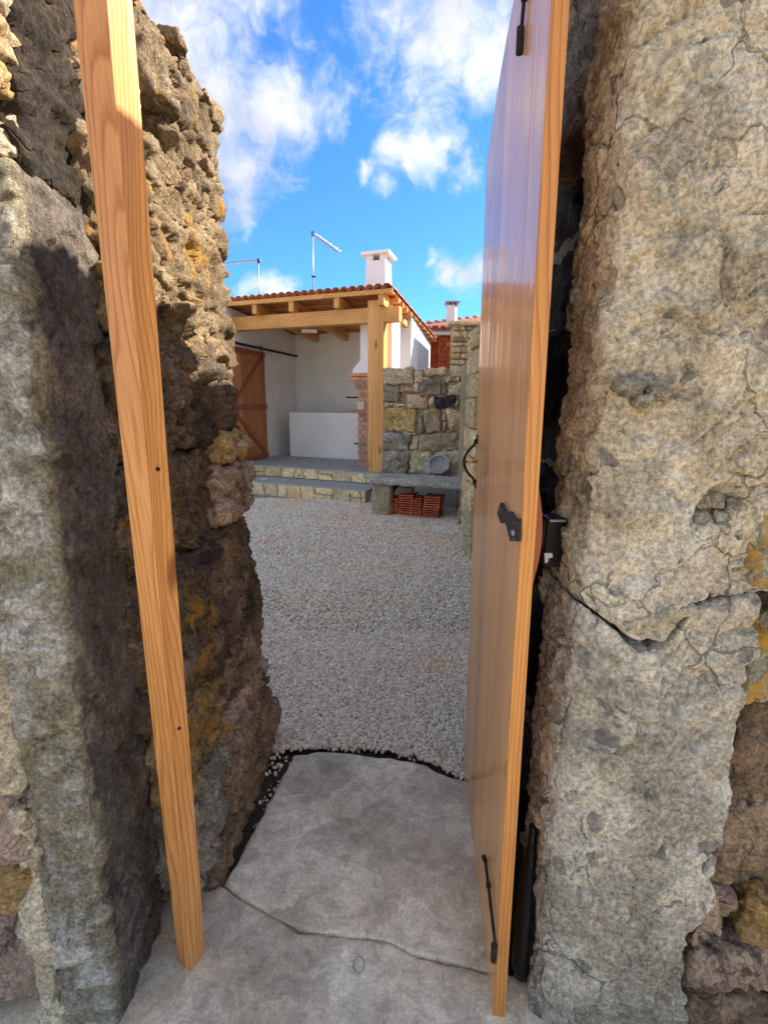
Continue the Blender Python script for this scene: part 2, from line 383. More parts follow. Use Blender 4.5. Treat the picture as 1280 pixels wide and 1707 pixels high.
# ------------------------------------------------------------------ more materials
def jamb_mat(name, side_x, front_y, left=True):
    """weathered monolith: pale grey lime-washed front, darker brown reveal"""
    m, k, b = mat(name, .88, .2)
    v = k.wpos(); warp = k.vmath('ADD', v, k.vmath('SCALE', k.noise(v, 9, 3, .6, out=1), sc=.08))
    pm = k.math('MULTIPLY_ADD', k.step(k.noise(k.vmath('ADD', v, (7, 7, 7)), 5, 6, .6), .44, .62), .75, .2); n1 = k.noise(warp, 5, 9, .65); n2 = k.noise(k.map(warp, (1, 1, .8), (0, .5, 0)), 30, 8, .7); n3 = k.noise(v, 120, 5, .75)
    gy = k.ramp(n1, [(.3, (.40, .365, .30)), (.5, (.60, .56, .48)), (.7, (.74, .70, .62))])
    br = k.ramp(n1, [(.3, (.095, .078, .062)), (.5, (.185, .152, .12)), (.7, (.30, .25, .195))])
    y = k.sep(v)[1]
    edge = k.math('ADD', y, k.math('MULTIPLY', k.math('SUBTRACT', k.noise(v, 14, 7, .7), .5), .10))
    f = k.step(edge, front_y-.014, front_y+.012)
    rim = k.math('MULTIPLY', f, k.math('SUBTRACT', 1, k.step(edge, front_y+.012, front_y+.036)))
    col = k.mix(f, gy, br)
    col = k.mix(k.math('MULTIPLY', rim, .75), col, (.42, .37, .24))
    col = k.mix(pm, col, k.ramp(n2, [(.37, (.42, .40, .38)), (.5, (1, 1, 1)), (.63, (1.6, 1.55, 1.5))]), 'MULTIPLY')
    col = k.mix(.8, col, k.ramp(n3, [(.38, (.5, .49, .47)), (.62, (1.5, 1.48, 1.44))]), 'MULTIPLY')
    dk = k.step(k.noise(k.vmath('ADD', warp, (3, 8, 1)), 9, 8, .74), .60, .65)
    col = k.mix(k.math('MULTIPLY', dk, .6), col, (.05, .046, .045))
    wh = k.step(k.noise(k.vmath('ADD', warp, (13, 2, 7)), 20, 6, .7), .67, .71)
    col = k.mix(k.math('MULTIPLY', wh, .6), col, (.42, .41, .39))
    oc = k.step(k.noise(k.vmath('ADD', warp, (1, 22, 7)), 11, 8, .75), .67, .71)
    col = k.mix(k.math('MULTIPLY', oc, .7), col, (.36, .20, .04))
    k.put(b.inputs['Base Color'], col)
    h = k.math('ADD', n2, k.math('MULTIPLY', n3, .8))
    k.put(b.inputs['Normal'], k.bump(h, 1.0, .016)); return m
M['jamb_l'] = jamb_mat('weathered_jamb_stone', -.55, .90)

def right_mat():
    m, k, b = mat('conglomerate_jamb_stone', .9, .2)
    v = k.wpos(); warp = k.vmath('ADD', v, k.vmath('SCALE', k.noise(v, 8, 3, .6, out=1), sc=.10))
    pm = k.math('MULTIPLY_ADD', k.step(k.noise(k.vmath('ADD', v, (7, 7, 7)), 5, 6, .6), .44, .62), .75, .2)
    n1 = k.noise(warp, 4.5, 9, .62); n2 = k.noise(warp, 48, 8, .72); n3 = k.noise(v, 110, 5, .75)
    warm = k.ramp(n1, [(.3, (.56, .44, .28)), (.5, (.76, .625, .43)), (.68, (.86, .76, .58))])
    cool = k.ramp(n1, [(.3, (.46, .40, .305)), (.5, (.66, .59, .465)), (.68, (.80, .73, .61))])
    z = k.math('ADD', k.sep(v)[2], k.math('MULTIPLY', k.math('SUBTRACT', k.noise(v, 3.5, 5, .6), .5), .8))
    col = k.mix(k.step(z, .95, 1.25), cool, warm)
    col = k.mix(pm, col, k.ramp(n2, [(.33, (.58, .55, .51)), (.5, (1, 1, 1)), (.67, (1.28, 1.27, 1.25))]), 'MULTIPLY')
    col = k.mix(.8, col, k.ramp(n3, [(.38, (.5, .49, .47)), (.62, (1.5, 1.48, 1.44))]), 'MULTIPLY')
    # dark inclusions and pale grains set in the matrix
    ce = k.voro(warp, 16, out='Color'); cd = k.voro(warp, 16)
    inc = k.math('MULTIPLY', k.math('GREATER_THAN', k.sep(ce)[0], .80), k.math('SUBTRACT', 1, k.step(cd, .26, .36)))
    col = k.mix(k.math('MULTIPLY', inc, .6), col, k.mix(k.sep(ce)[1], (.10, .10, .11), (.30, .26, .2)))
    wh = k.step(k.noise(k.vmath('ADD', warp, (13, 2, 7)), 16, 7, .72), .655, .69)
    col = k.mix(k.math('MULTIPLY', wh, .8), col, (.52, .50, .46))
    dk = k.step(k.noise(k.vmath('ADD', warp, (3, 8, 1)), 6, 8, .74), .61, .67)
    col = k.mix(k.math('MULTIPLY', dk, .5), col, (.09, .08, .07))
    oc = k.step(k.noise(k.vmath('ADD', warp, (1, 22, 7)), 9, 8, .75), .655, .70)
    col = k.mix(k.math('MULTIPLY', oc, .7), col, (.42, .27, .07))
    k.put(b.inputs['Base Color'], col)
    ed = k.voro(k.vmath('ADD', warp, (1, 1, 1)), 7, 'DISTANCE_TO_EDGE')
    crack = k.math('MULTIPLY', k.math('SUBTRACT', 1, k.step(ed, 0, .02)), k.step(k.noise(v, 4, 3), .47, .55))
    h = k.math('MULTIPLY', k.math('ADD', n2, k.math('MULTIPLY', n3, .8)), k.math('ADD', pm, .25)); h = k.math('ADD', h, k.math('MULTIPLY', inc, -.4)); h = k.math('SUBTRACT', h, crack)
    k.put(b.inputs['Normal'], k.bump(h, 1.0, .020)); return m
M['jamb_r'] = right_mat()

def slab_mat():
    m, k, b = mat('worn_threshold_stone', .8, .3)
    v = k.wpos(); warp = k.vmath('ADD', v, k.vmath('SCALE', k.noise(v, 7, 4, .6, out=1), sc=.14))
    n1 = k.noise(warp, 4.5, 8, .6); n2 = k.noise(warp, 22, 8, .72); n3 = k.noise(v, 130, 4, .7)
    col = k.ramp(n1, [(.3, (.47, .39, .27)), (.45, (.63, .54, .395)), (.57, (.75, .655, .49)), (.72, (.83, .75, .60))])
    col = k.mix(.5, col, k.ramp(n2, [(.38, (.55, .54, .53)), (.5, (1, 1, 1)), (.62, (1.4, 1.38, 1.34))]), 'MULTIPLY')
    col = k.mix(.35, col, k.ramp(n3, [(.38, (.55, .54, .53)), (.62, (1.4, 1.38, 1.36))]), 'MULTIPLY')
    pt = k.voro(k.vmath('ADD', warp, (2, 5, 0)), 4.5, out='Color')
    col = k.mix(.55, col, k.ramp(k.sep(pt)[0], [(0, (.72, .72, .72)), (.5, (1, 1, .98)), (1, (1.2, 1.19, 1.17))]), 'MULTIPLY')
    vein = k.math('SUBTRACT', 1, k.step(k.math('ABSOLUTE', k.math('SUBTRACT', k.noise(warp, 13, 6, .65), .5)), 0, .012))
    col = k.mix(k.math('MULTIPLY', vein, .3), col, (.55, .52, .46))
    tn = k.step(k.noise(k.vmath('ADD', warp, (4, 4, 1)), 5, 6, .7), .56, .68)
    col = k.mix(k.math('MULTIPLY', tn, .45), col, (.34, .27, .19))
    ds = k.step(k.noise(k.vmath('ADD', warp, (9, 1, 1)), 30, 4, .7), .70, .73)
    col = k.mix(k.math('MULTIPLY', ds, .6), col, (.07, .07, .065))
    k.put(b.inputs['Base Color'], col)
    h = k.math('ADD', n2, k.math('MULTIPLY', n3, .3)); k.put(b.inputs['Normal'], k.bump(h, .6, .007)); return m
M['slab'] = slab_mat()
M['pine'] = wood_mat('orange_pine_post', (.82, .39, .125), (.58, .21, .045), ring=8.0, off=(.10, .05, 0), vary=0, wob=.17)
M['doorw'] = wood_mat('varnished_door_wood', (.92, .47, .16), (.70, .28, .07), rough=.42, coat=.55, ring=16, off=(.3, .02, 0), knots=False, vary=.45)
M['dooredge'] = wood_mat('varnished_edge_wood', (.74, .33, .08), (.52, .17, .03), rough=.4, coat=.3, ring=12, off=(.03, .2, 0), knots=False, vary=0)
M['beam'] = wood_mat('honey_beam_wood_x', (.84, .44, .14), (.66, .27, .065), axis='X', rough=.6, ring=5, mscale=.6, off=(.2, .1, 0), vary=.2)
M['beamz'] = wood_mat('honey_post_wood_z', (.84, .44, .14), (.66, .27, .065), axis='Z', rough=.6, ring=5, mscale=.6, off=(.2, .1, 0), vary=0)
M['rafter'] = wood_mat('honey_rafter_wood_y', (.74, .40, .14), (.55, .23, .06), axis='Y', rough=.6, ring=5, mscale=.6, off=(.2, .1, 0), vary=.3)
M['barn'] = wood_mat('sliding_door_wood', (.66, .28, .09), (.46, .15, .04), rough=.5, ring=6, mscale=.6, off=(.2, .1, 0), vary=.7)
M['barnred'] = wood_mat('sliding_door_brace_wood', (.34, .10, .035), (.24, .06, .02), rough=.5, ring=6, mscale=.6, vary=.3, knots=False)
M['white'] = plain_mat('white_limewash', (.86, .83, .76), .85, var=.06, scale=2.2, bump=.25)
M['white2'] = plain_mat('white_painted_masonry', (.84, .84, .83), .8, var=.02, scale=4, bump=.2)
M['tile'] = plain_mat('clay_roof_tile', (.46, .15, .07), .8, var=.3, scale=14, vary=.6)
M['oldtile'] = plain_mat('weathered_red_tile', (.27, .095, .06), .85, var=.35, scale=12, vary=.5)
M['newtile'] = plain_mat('fresh_clay_tile', (.60, .13, .055), .75, var=.2, scale=20, vary=.5)
M['brick'] = plain_mat('pale_red_brick', (.56, .27, .15), .85, var=.25, scale=25, vary=.6)
M['cream'] = plain_mat('cream_firebrick', (.62, .52, .38), .85, var=.12, scale=20)
M['oldbrick'] = plain_mat('orange_brick_wall', (.50, .11, .035), .85, var=.45, scale=5, vary=.5)
M['iron'] = plain_mat('black_iron', (.025, .02, .02), .5, .6, var=.3, scale=60)
M['rustiron'] = plain_mat('dark_worn_iron', (.045, .034, .032), .5, .5, var=.5, scale=80, bump=.6)
M['brass'] = plain_mat('brass', (.6, .4, .12), .3, .9, var=.1)
M['galv'] = plain_mat('galvanised_mast', (.32, .33, .36), .45, .6, var=.1)
M['blackpl'] = plain_mat('black_plastic', (.012, .012, .013), .35, var=.2, bump=.1)
M['glossbl'] = plain_mat('glossy_black_plastic', (.008, .008, .008), .12, var=.2, bump=.05)
M['whitepl'] = plain_mat('white_print', (.75, .75, .75), .5, var=.03)
M['concrete'] = plain_mat('porch_concrete', (.36, .36, .355), .75, var=.1, scale=4)
M['stepst'] = stone_mat('beige_step_cladding', (.42, .34, .22), (.54, .45, .31), (.60, .53, .40), (.55, .38, .16), .52, dark_amt=.72, scale=.5, bump=.4, vary=.45)
M['grout'] = plain_mat('pale_grout', (.42, .39, .33), .9, var=.1)
M['ash'] = stone_mat('ashlar_tan', (.36, .28, .165), (.50, .40, .24), (.58, .48, .32), (.4, .25, .07), .62, scale=.5, vary=.35, dark_amt=.66)
W_ = dict(scale=.45, bump=.7, vary=.12)
M['w_tan'] = stone_mat('wall_tan', (.27, .22, .155), (.37, .31, .22), (.45, .385, .285), None, **W_)
M['w_pink'] = stone_mat('wall_pink', (.31, .215, .15), (.43, .315, .225), (.52, .41, .31), None, **W_)
M['w_grey'] = stone_mat('wall_grey', (.28, .25, .18), (.39, .35, .26), (.48, .435, .33), None, **W_)
M['w_dark'] = stone_mat('wall_dark', (.10, .085, .068), (.18, .155, .125), (.29, .26, .22), None, white_amt=.6, **W_)
M['w_black'] = stone_mat('wall_blue_black', (.02, .022, .03), (.035, .038, .05), (.07, .07, .08), None, white_amt=.8, **W_)
M['w_ochre'] = stone_mat('wall_ochre', (.27, .19, .08), (.37, .27, .115), (.43, .33, .17), None, white_amt=.8, **W_)
M['w_olive'] = stone_mat('wall_olive', (.18, .145, .10), (.26, .21, .145), (.34, .28, .2), None, **W_)
M['w_mot'] = stone_mat('wall_dark_mottled', (.12, .105, .08), (.23, .205, .16), (.36, .33, .27), None, white_amt=.55, white=(.5, .5, .47), dark_amt=.54, **W_)
M['w_mort'] = stone_mat('wall_mortar', (.20, .16, .11), (.29, .235, .165), (.38, .32, .235), None, scale=.8, vary=0)
M['benchst'] = stone_mat('grey_bench_stone', (.28, .28, .28), (.37, .37, .37), (.45, .45, .45), None, scale=.5, vary=.1, dark_amt=.68)
M['benchleg'] = stone_mat('bench_leg_stone', (.22, .18, .14), (.33, .28, .21), (.42, .36, .29), None, scale=.6, vary=.1)
M['basin'] = stone_mat('blue_grey_basin_stone', (.20, .20, .225), (.28, .28, .31), (.36, .36, .39), None, scale=.8, vary=0, dark_amt=.7)
M['soil'] = stone_mat('dark_soil', (.03, .024, .018), (.06, .048, .037), (.11, .09, .07), None, scale=1.5, vary=0)
M['ground'] = stone_mat('earth_ground', (.36, .31, .24), (.42, .37, .29), (.47, .42, .34), None, scale=.4, vary=0, world=True)

# ------------------------------------------------------------------ ground, threshold slabs, gravel
o = mesh_obj('ground', [(-400, -400, -.06), (400, -400, -.06), (400, 400, -.06), (-400, 400, -.06)], [(0, 1, 2, 3)], M['ground']); tag(o, kind='structure')

def sheet(name, poly, z, m, res=.012, thick=.05, amp=.004, edge=.006, parent=None, seed=3, cen=None):
    """worn slab: grid clipped to a polygon, edges rounded down"""
    P = np.array(poly); x0, y0 = P.min(0); x1, y1 = P.max(0)
    # dense outline
    out = []
    for i in range(len(P)):
        a, b = P[i], P[(i+1) % len(P)]; n = max(1, int(np.linalg.norm(b-a)/res))
        for t in range(n): out.append(a+(b-a)*t/n)
    out = np.array(out); w = np.c_[out*16, np.full(len(out), seed)]
    c = P.mean(0) if cen is None else np.array(cen); out = out+(out-c)/np.linalg.norm(out-c, axis=1)[:, None]*(fbm(w, 4)*edge)[:, None]
    rings = [1.0, .997, .991, .965, .93, .88, .81, .73, .64, .54, .43, .31, .18]; V = []; F = []; n = len(out)
    drop = [-thick, -.006, -.0015]+[0]*20
    for i, s in enumerate(rings):
        q = c+(out-c)*s
        zz = z+drop[i]+amp*fbm(np.c_[q*7, np.full(n, seed+.5)], 5)
        if i == 0: zz = np.full(n, z-thick)
        V.append(np.c_[q, zz])
    V = np.concatenate(V+[np.array([[c[0], c[1], z]])])
    for i in range(len(rings)-1):
        for j in range(n): F.append((i*n+j, i*n+(j+1) % n, (i+1)*n+(j+1) % n, (i+1)*n+j))
    b = (len(rings)-1)*n
    for j in range(n): F.append((b+j, b+(j+1) % n, len(V)-1))
    return mesh_obj(name, V, F, m, parent, smooth=True)
g2 = lambda px, py: tuple(at(px, py, z=0)[:2])
paving = empty('paving', (0, 1.2, -.05), None, None); paving['kind'] = 'structure'
crack = [g2(375, 1478), g2(405, 1500), g2(452, 1530), g2(500, 1552), g2(560, 1562), g2(640, 1572), g2(685, 1590), g2(740, 1606), g2(806, 1622)]
far = [g2(490, 1262), g2(540, 1256), g2(600, 1262), g2(690, 1275), g2(790, 1312), g2(830, 1400), g2(850, 1640)]
sheet('slab', crack+far[::-1], .012, M['slab'], parent=paving, seed=3, edge=.007, amp=.006)
dn = lambda p: (p[0], p[1]-.004)
near = [dn(p) for p in crack[2:]]+[(.42, 1.04), (.42, .2), (-.06, .2)]
sheet('slab', [(-.62, 1.30)]+[dn(p) for p in crack]+[(.42, 1.02), (.43, .3), (-.95, .3), (-.95, 1.1)], .008, M['slab'], parent=paving, seed=9, edge=.007, amp=.006, cen=(-.2, .72))
sheet('slab', [(.43, .2), (.43, 1.2), (1.6, 1.2), (1.6, .2)], .0, M['slab'], parent=paving, seed=15)
# little iron ring lying in the mortar
c = at(598, 1608, z=.016); pts = [(c[0]+.014*math.cos(a), c[1]+.02*math.sin(a), c[2]) for a in np.linspace(0, 2*math.pi, 20)]
o = tube('iron_ring', pts, .0014, M['galv'], seg=6); tag(o, 'small dark iron ring set in the mortar just before the threshold slab', 'ring')
# dark soil beneath and beside the slabs
V = []; F = []; nx, ny = 90, 110
X, Y = np.meshgrid(np.linspace(-1.2, .95, nx), np.linspace(.1, 2.25, ny), indexing='ij'); Z = -.025+.012*fbm(np.c_[X.ravel()*8, Y.ravel()*8, np.zeros(X.size)], 5)
V = np.c_[X.ravel(), Y.ravel(), Z]; I = np.arange(nx*ny).reshape(nx, ny)
F = np.stack([I[:-1, :-1], I[1:, :-1], I[1:, 1:], I[:-1, 1:]], -1).reshape(-1, 4)
tag(mesh_obj('soil', V, F, M['soil'], smooth=True), kind='structure')

# gravel: one sheet under it, loose crushed stones on top
m, k, b = mat('gravel_stone', .85, .25)
at_ = k.new('ShaderNodeAttribute', attribute_name='tone', attribute_type='INSTANCER').outputs['Fac']
wp = k.wpos()
gc = k.ramp(at_, [(0, (.26, .22, .175)), (.2, (.46, .395, .315)), (.55, (.66, .57, .455)), (.85, (.80, .72, .60)), (1, (.8, .77, .71))])
pk = k.step(k.noise(wp, 1.1, 4, .6), .50, .66)
gc = k.mix(k.math('MULTIPLY', pk, .40), gc, k.mix(1, gc, (1.15, .82, .60), 'MULTIPLY'))
gc = k.mix(1, gc, (1.15, 1.12, 1.06), 'MULTIPLY'); k.put(b.inputs['Base Color'], gc); M['gravel'] = m
m, k, b = mat('gravel_bed', .9, .2)
wp = k.wpos(); ve = k.voro(wp, 75, out='Color'); vd = k.voro(wp, 75)
gc = k.ramp(k.sep(ve)[0], [(0, (.13, .11, .09)), (.5, (.42, .38, .32)), (1, (.64, .59, .52))])
gc = k.mix(1, gc, k.ramp(vd, [(.2, (1, 1, 1)), (.6, (.45, .44, .42))]), 'MULTIPLY')
k.put(b.inputs['Base Color'], gc); k.put(b.inputs['Normal'], k.bump(vd, -1, .008)); M['gravelbed'] = m
nx, ny = 120, 140
X, Y = np.meshgrid(np.linspace(-6, 1.3, nx), np.linspace(1.90, 7.9, ny), indexing='ij')
def gz(x, y):
    e = np.clip((y-1.66)/.06, 0, 1)
    return -.028+.026*e+.010*fbm(np.c_[x*1.3, y*1.3, np.zeros(len(x))], 3)
Z = gz(X.ravel(), Y.ravel()); V = np.c_[X.ravel(), Y.ravel(), Z-.006]; I = np.arange(nx*ny).reshape(nx, ny)
F = np.stack([I[:-1, :-1], I[1:, :-1], I[1:, 1:], I[:-1, 1:]], -1).reshape(-1, 4)
tag(mesh_obj('gravel_bed', V, F, M['gravelbed'], smooth=True), kind='structure')
def scatter(y0, y1, sp, xl, xr):
    ys = np.arange(y0, y1, sp); pts = []
    for y in ys:
        xs = np.arange(xl(y), xr(y), sp); pts.append(np.c_[xs, np.full(len(xs), y)])
    p = np.concatenate(pts); return p+rng.uniform(-.55, .55, p.shape)*sp
xl = lambda y: -.33*y-.25; xr = lambda y: min(.19*y+.25, .98)
near_edge = lambda p: p[p[:, 1] > 1.70+.17*np.clip((.1-p[:, 0])/.3, 0, 1)+.035*perlin(np.c_[p[:, 0]*9, p[:, 0]*0, p[:, 0]*0])-.03*np.clip(-.2-p[:, 0], 0, .3)]
sets = [(near_edge(scatter(1.66, 3.0, .0108, xl, xr)), .0080), (near_edge(scatter(1.66, 3.0, .0125, xl, xr)), .0092), (scatter(3.0, 4.6, .0135, xl, xr), .0098), (scatter(4.6, 7.6, .017, lambda y: -.33*y-.5, lambda y: 1.2), .0115)]
P = np.concatenate([s[0] for s in sets]); S = np.concatenate([np.full(len(s[0]), s[1]) for s in sets])
# keep them off the threshold slab, a few strays aside
ex = rng.uniform(0, 1, len(P))
slabtop = np.interp(P[:, 0], [-.5, -.38, .0, .18, .35], [1.84, 1.885, 1.895, 1.83, 1.70])
keep = P[:, 1] > slabtop+.012*rng.normal(size=len(P)); P = P[keep]; S = S[keep]
stray = np.c_[rng.uniform(-.45, -.22, 260), rng.uniform(1.22, 1.87, 260)]; stray = stray[(stray[:, 0] < -.30-.16*(stray[:, 1]-1.3)+.03)]
P = np.concatenate([P, stray]); S = np.concatenate([S, rng.uniform(.004, .009, len(stray))])
Zp = gz(P[:, 0], P[:, 1])+rng.uniform(-.003, .006, len(P)); 
me = bpy.data.meshes.new('gravel'); me.vertices.add(len(P)); me.vertices.foreach_set('co', np.c_[P, Zp].astype(np.float32).ravel())
for nm, typ, arr in (('psize', 'FLOAT_VECTOR', (S[:, None]*rng.uniform(.55, 1.35, (len(P), 3))*[1, 1, .8]).astype(np.float32)),
                     ('prot', 'FLOAT_VECTOR', rng.uniform(0, 6.28, (len(P), 3)).astype(np.float32)), ('tone', 'FLOAT', rng.beta(2.2, 2.0, len(P)).astype(np.float32))):
    a = me.attributes.new(nm, typ, 'POINT'); a.data.foreach_set('vector' if typ != 'FLOAT' else 'value', arr.ravel())
gravel = bpy.data.objects.new('gravel', me); COL.objects.link(gravel); tag(gravel, 'pale crushed stone gravel covering the courtyard', 'gravel', kind='stuff')
ng = bpy.data.node_groups.new('gravel_stones', 'GeometryNodeTree')
ng.interface.new_socket('Geometry', in_out='INPUT', socket_type='NodeSocketGeometry'); ng.interface.new_socket('Geometry', in_out='OUTPUT', socket_type='NodeSocketGeometry')
gi = ng.nodes.new('NodeGroupInput'); go = ng.nodes.new('NodeGroupOutput')
ico = ng.nodes.new('GeometryNodeMeshIcoSphere'); ico.inputs['Radius'].default_value = 1.0; ico.inputs['Subdivisions'].default_value = 1
sm = ng.nodes.new('GeometryNodeSetMaterial'); sm.inputs['Material'].default_value = M['gravel']
m2p = ng.nodes.new('GeometryNodeMeshToPoints'); iop = ng.nodes.new('GeometryNodeInstanceOnPoints')
na = {}
for nm, dt in (('psize', 'FLOAT_VECTOR'), ('prot', 'FLOAT_VECTOR')):
    a = ng.nodes.new('GeometryNodeInputNamedAttribute'); a.data_type = dt; a.inputs['Name'].default_value = nm; na[nm] = a
e2r = ng.nodes.new('FunctionNodeEulerToRotation')
L = ng.links.new
L(gi.outputs[0], m2p.inputs['Mesh']); L(m2p.outputs[0], iop.inputs['Points']); L(ico.outputs['Mesh'], sm.inputs['Geometry']); L(sm.outputs[0], iop.inputs['Instance'])
L(na['prot'].outputs['Attribute'], e2r.inputs[0]); L(e2r.outputs[0], iop.inputs['Rotation']); L(na['psize'].outputs['Attribute'], iop.inputs['Scale']); L(iop.outputs[0], go.inputs[0])
gm = gravel.modifiers.new('gravel', 'NODES'); gm.node_group = ng; me.materials.append(M['gravel'])

# ------------------------------------------------------------------ gate wall, left side
zt = lambda py, Y=1.9, px=400: float(at(px, py, Y=Y)[2])
wl = empty('stone_wall', (-.9, 1.4, 0), 'rough rubble stone gate wall on the left, behind the leaning pine post', 'wall')
hexa('mortar_core', box_v((-1.6, 1.10, -.1), (-.64, 1.86, 2.24)), M['mortar'], wl)
# pale monolith with dark reveal
def left_post(W, Nn):
    lean = (W[:, 2]-.8)*-.004; W[:, 0] += lean; return W
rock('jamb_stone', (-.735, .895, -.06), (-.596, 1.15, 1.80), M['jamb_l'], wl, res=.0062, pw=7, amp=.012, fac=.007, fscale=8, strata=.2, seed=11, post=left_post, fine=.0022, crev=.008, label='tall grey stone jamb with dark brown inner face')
rock('jamb_stone', (-.82, .93, 1.77), (-.595, 1.16, 2.5), M['shade_brown'], wl, res=.009, pw=7, amp=.016, fac=.012, fscale=9, strata=1.5, seed=12, fine=.002, label='dark upper jamb stone')  # colour darkened so the face the sun reaches still reads as shaded
for i, (z0, z1, x1, mm) in enumerate([(1.80, 1.865, -.605, 'palest'), (1.88, 1.93, -.60, 'ochre'), (1.945, 2.0, -.595, 'warm'), (2.01, 2.06, -.59, 'palest'), (2.07, 2.13, -.6, 'warm')]):
    rock('stone', (-.86, .86, z0), (x1, .96, z1), M[mm], wl, res=.007, pw=4, amp=.012, fac=.012, fscale=16, seed=20+i)
# stones outside the jamb, at the left edge of the gateway front
for i, (c0, c1, mm) in enumerate([((-.90, .89, .62), (-.715, 1.05, 1.42), 'palest'), ((-1.05, .91, .02), (-.735, 1.10, .30), 'pinkst'), ((-1.05, .90, .31), (-.745, 1.10, .44), 'ochre'),
                                  ((-1.05, .90, .45), (-.74, 1.1, .61), 'pinkst'), ((-.775, .892, -.05), (-.722, 1.0, .60), 'palest'), ((-1.1, .93, 1.43), (-.73, 1.1, 1.78), 'warm'),
                                  ((-1.45, .93, 0), (-1.06, 1.1, .9), 'greyst'), ((-1.45, .93, .93), (-.92, 1.1, 1.4), 'warm'), ((-1.4, .93, 1.8), (-.87, 1.1, 2.3), 'ochre')]):
    rock('stone', c0, c1, M[mm], wl, res=.010, pw=4.5, amp=.016, fac=.012, fscale=9, seed=40+i, fine=.003)

def hole(cy, cz, r, depth):
    def f(W, Nn):
        d = np.sqrt(((W[:, 1]-cy)/1.25)**2+(W[:, 2]-cz)**2); w = np.clip(1-(d/r)**4, 0, 1)*(W[:, 0] > -.62); W[:, 0] -= depth*w; return W
    return f
# reveal stones, bottom to top:  (y0, y1, z0, z1, face x, material, strata, tilt, amp)
LS = [
 (1.86, 2.02, -.10, .17, -.435, 'brownst', .3, .03, .02), (1.22, 1.93, -.10, .10, -.452, 'brownst', .6, .0, .02),
 (1.42, 1.97, .10, .30, -.448, 'brownst', 1.0, .10, .02), (1.14, 1.50, .07, .36, -.478, 'greyst', .6, .0, .018),
 (1.48, 1.95, .29, .46, -.462, 'pinkst', .5, .10, .02), (1.13, 1.56, .34, .62, -.492, 'ochre', .3, .0, .03),
 (1.52, 1.97, .45, .60, -.470, 'brownst', 1.0, .05, .02), (1.58, 1.97, .59, .745, -.478, 'brownst', 1.5, .03, .018),
 (1.13, 1.62, .60, .76, -.502, 'darkst', .5, .0, .022),
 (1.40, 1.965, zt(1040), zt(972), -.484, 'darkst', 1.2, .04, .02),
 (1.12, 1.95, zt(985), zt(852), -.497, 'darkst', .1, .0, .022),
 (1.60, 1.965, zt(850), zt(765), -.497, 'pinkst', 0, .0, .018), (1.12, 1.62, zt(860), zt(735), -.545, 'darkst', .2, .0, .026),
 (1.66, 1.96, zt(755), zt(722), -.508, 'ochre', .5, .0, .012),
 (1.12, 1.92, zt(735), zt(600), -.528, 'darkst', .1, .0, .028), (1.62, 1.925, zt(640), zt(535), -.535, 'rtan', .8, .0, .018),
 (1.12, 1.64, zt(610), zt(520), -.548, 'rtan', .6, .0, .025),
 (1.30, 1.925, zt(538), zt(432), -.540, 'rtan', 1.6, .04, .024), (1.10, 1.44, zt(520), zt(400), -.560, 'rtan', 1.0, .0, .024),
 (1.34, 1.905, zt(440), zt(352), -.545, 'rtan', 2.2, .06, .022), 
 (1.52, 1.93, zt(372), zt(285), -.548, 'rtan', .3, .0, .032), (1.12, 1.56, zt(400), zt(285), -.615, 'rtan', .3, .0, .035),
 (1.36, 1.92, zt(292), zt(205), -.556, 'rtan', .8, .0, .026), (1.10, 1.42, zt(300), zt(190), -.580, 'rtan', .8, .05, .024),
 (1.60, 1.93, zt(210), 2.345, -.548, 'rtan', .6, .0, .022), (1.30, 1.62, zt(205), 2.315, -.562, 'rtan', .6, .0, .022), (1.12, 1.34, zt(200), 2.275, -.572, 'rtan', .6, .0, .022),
]
hz = zt(915, 1.36, 315)
for i, (y0, y1, z0, z1, fx, mm, st, tl, am) in enumerate(LS):
    if i < 10: fx -= .014
    pf = hole(1.36, hz, .040, .07) if i == 10 else None
    rock('stone', (fx-.42, y0, z0-.006), (fx-am*.3, y1, z1+.006), M[mm], wl, res=.0095, pw=5, amp=am*.75, fac=am*.6, fscale=(6.5 if i > 16 else 9)+rng.uniform(-1, 2), strata=st, seed=100+i, rot=(tl, 0, 0) if tl else None, post=pf, fine=.005, nscale=7, crev=.007, ledge=.011 if i <= 16 and i not in (0, 1, 10) else .006)
# loose coping pieces along the wall top
yy = 1.12
while yy < 1.93:
    L_ = rng.uniform(.07, .15); hh = rng.uniform(.03, .065); red = 1.40 < yy < 1.52
    rock('coping_stone', (-.64-rng.uniform(.14, .25), yy-.03, 2.19+.10*(yy-1.12)), (-.59+rng.uniform(-.03, .01), min(yy+L_, 1.94), 2.235+.10*(yy-1.12)+hh), M['brick'] if red else M[random.choice(['greyst', 'brownst', 'warm'])], wl, res=.012, pw=4, amp=.012, fac=.01, fscale=16, seed=200+int(yy*90),
         label='reddish brick piece' if red else None)
    yy += L_*.88
for i in range(5):   # small pinning stones that show proud of the joints
    y0 = [1.70, 1.55, 1.75, 1.62, 1.80][i]; z0 = [zt(318), zt(180), zt(196), zt(725), zt(545)][i]; s_ = [.03, .035, .03, .03, .025][i]
    rock('stone', (-.62, y0, z0-s_*.5), (-.545 if i else -.532, y0+s_*2.2, z0+s_*.5), M[['brownst', 'brownst', 'brownst', 'ochre', 'palest'][i]], wl, res=.007, pw=3.5, amp=.006, fac=.006, fscale=25, seed=300+i)
w = at(213, 155, Y=1.20)
rock('stone', (-.66, 1.16, w[2]-.035), (w[0]+.022, 1.22, w[2]+.02), M['white2'], wl, res=.006, pw=4, amp=.003, fac=0, seed=333, label='small smooth white stone')

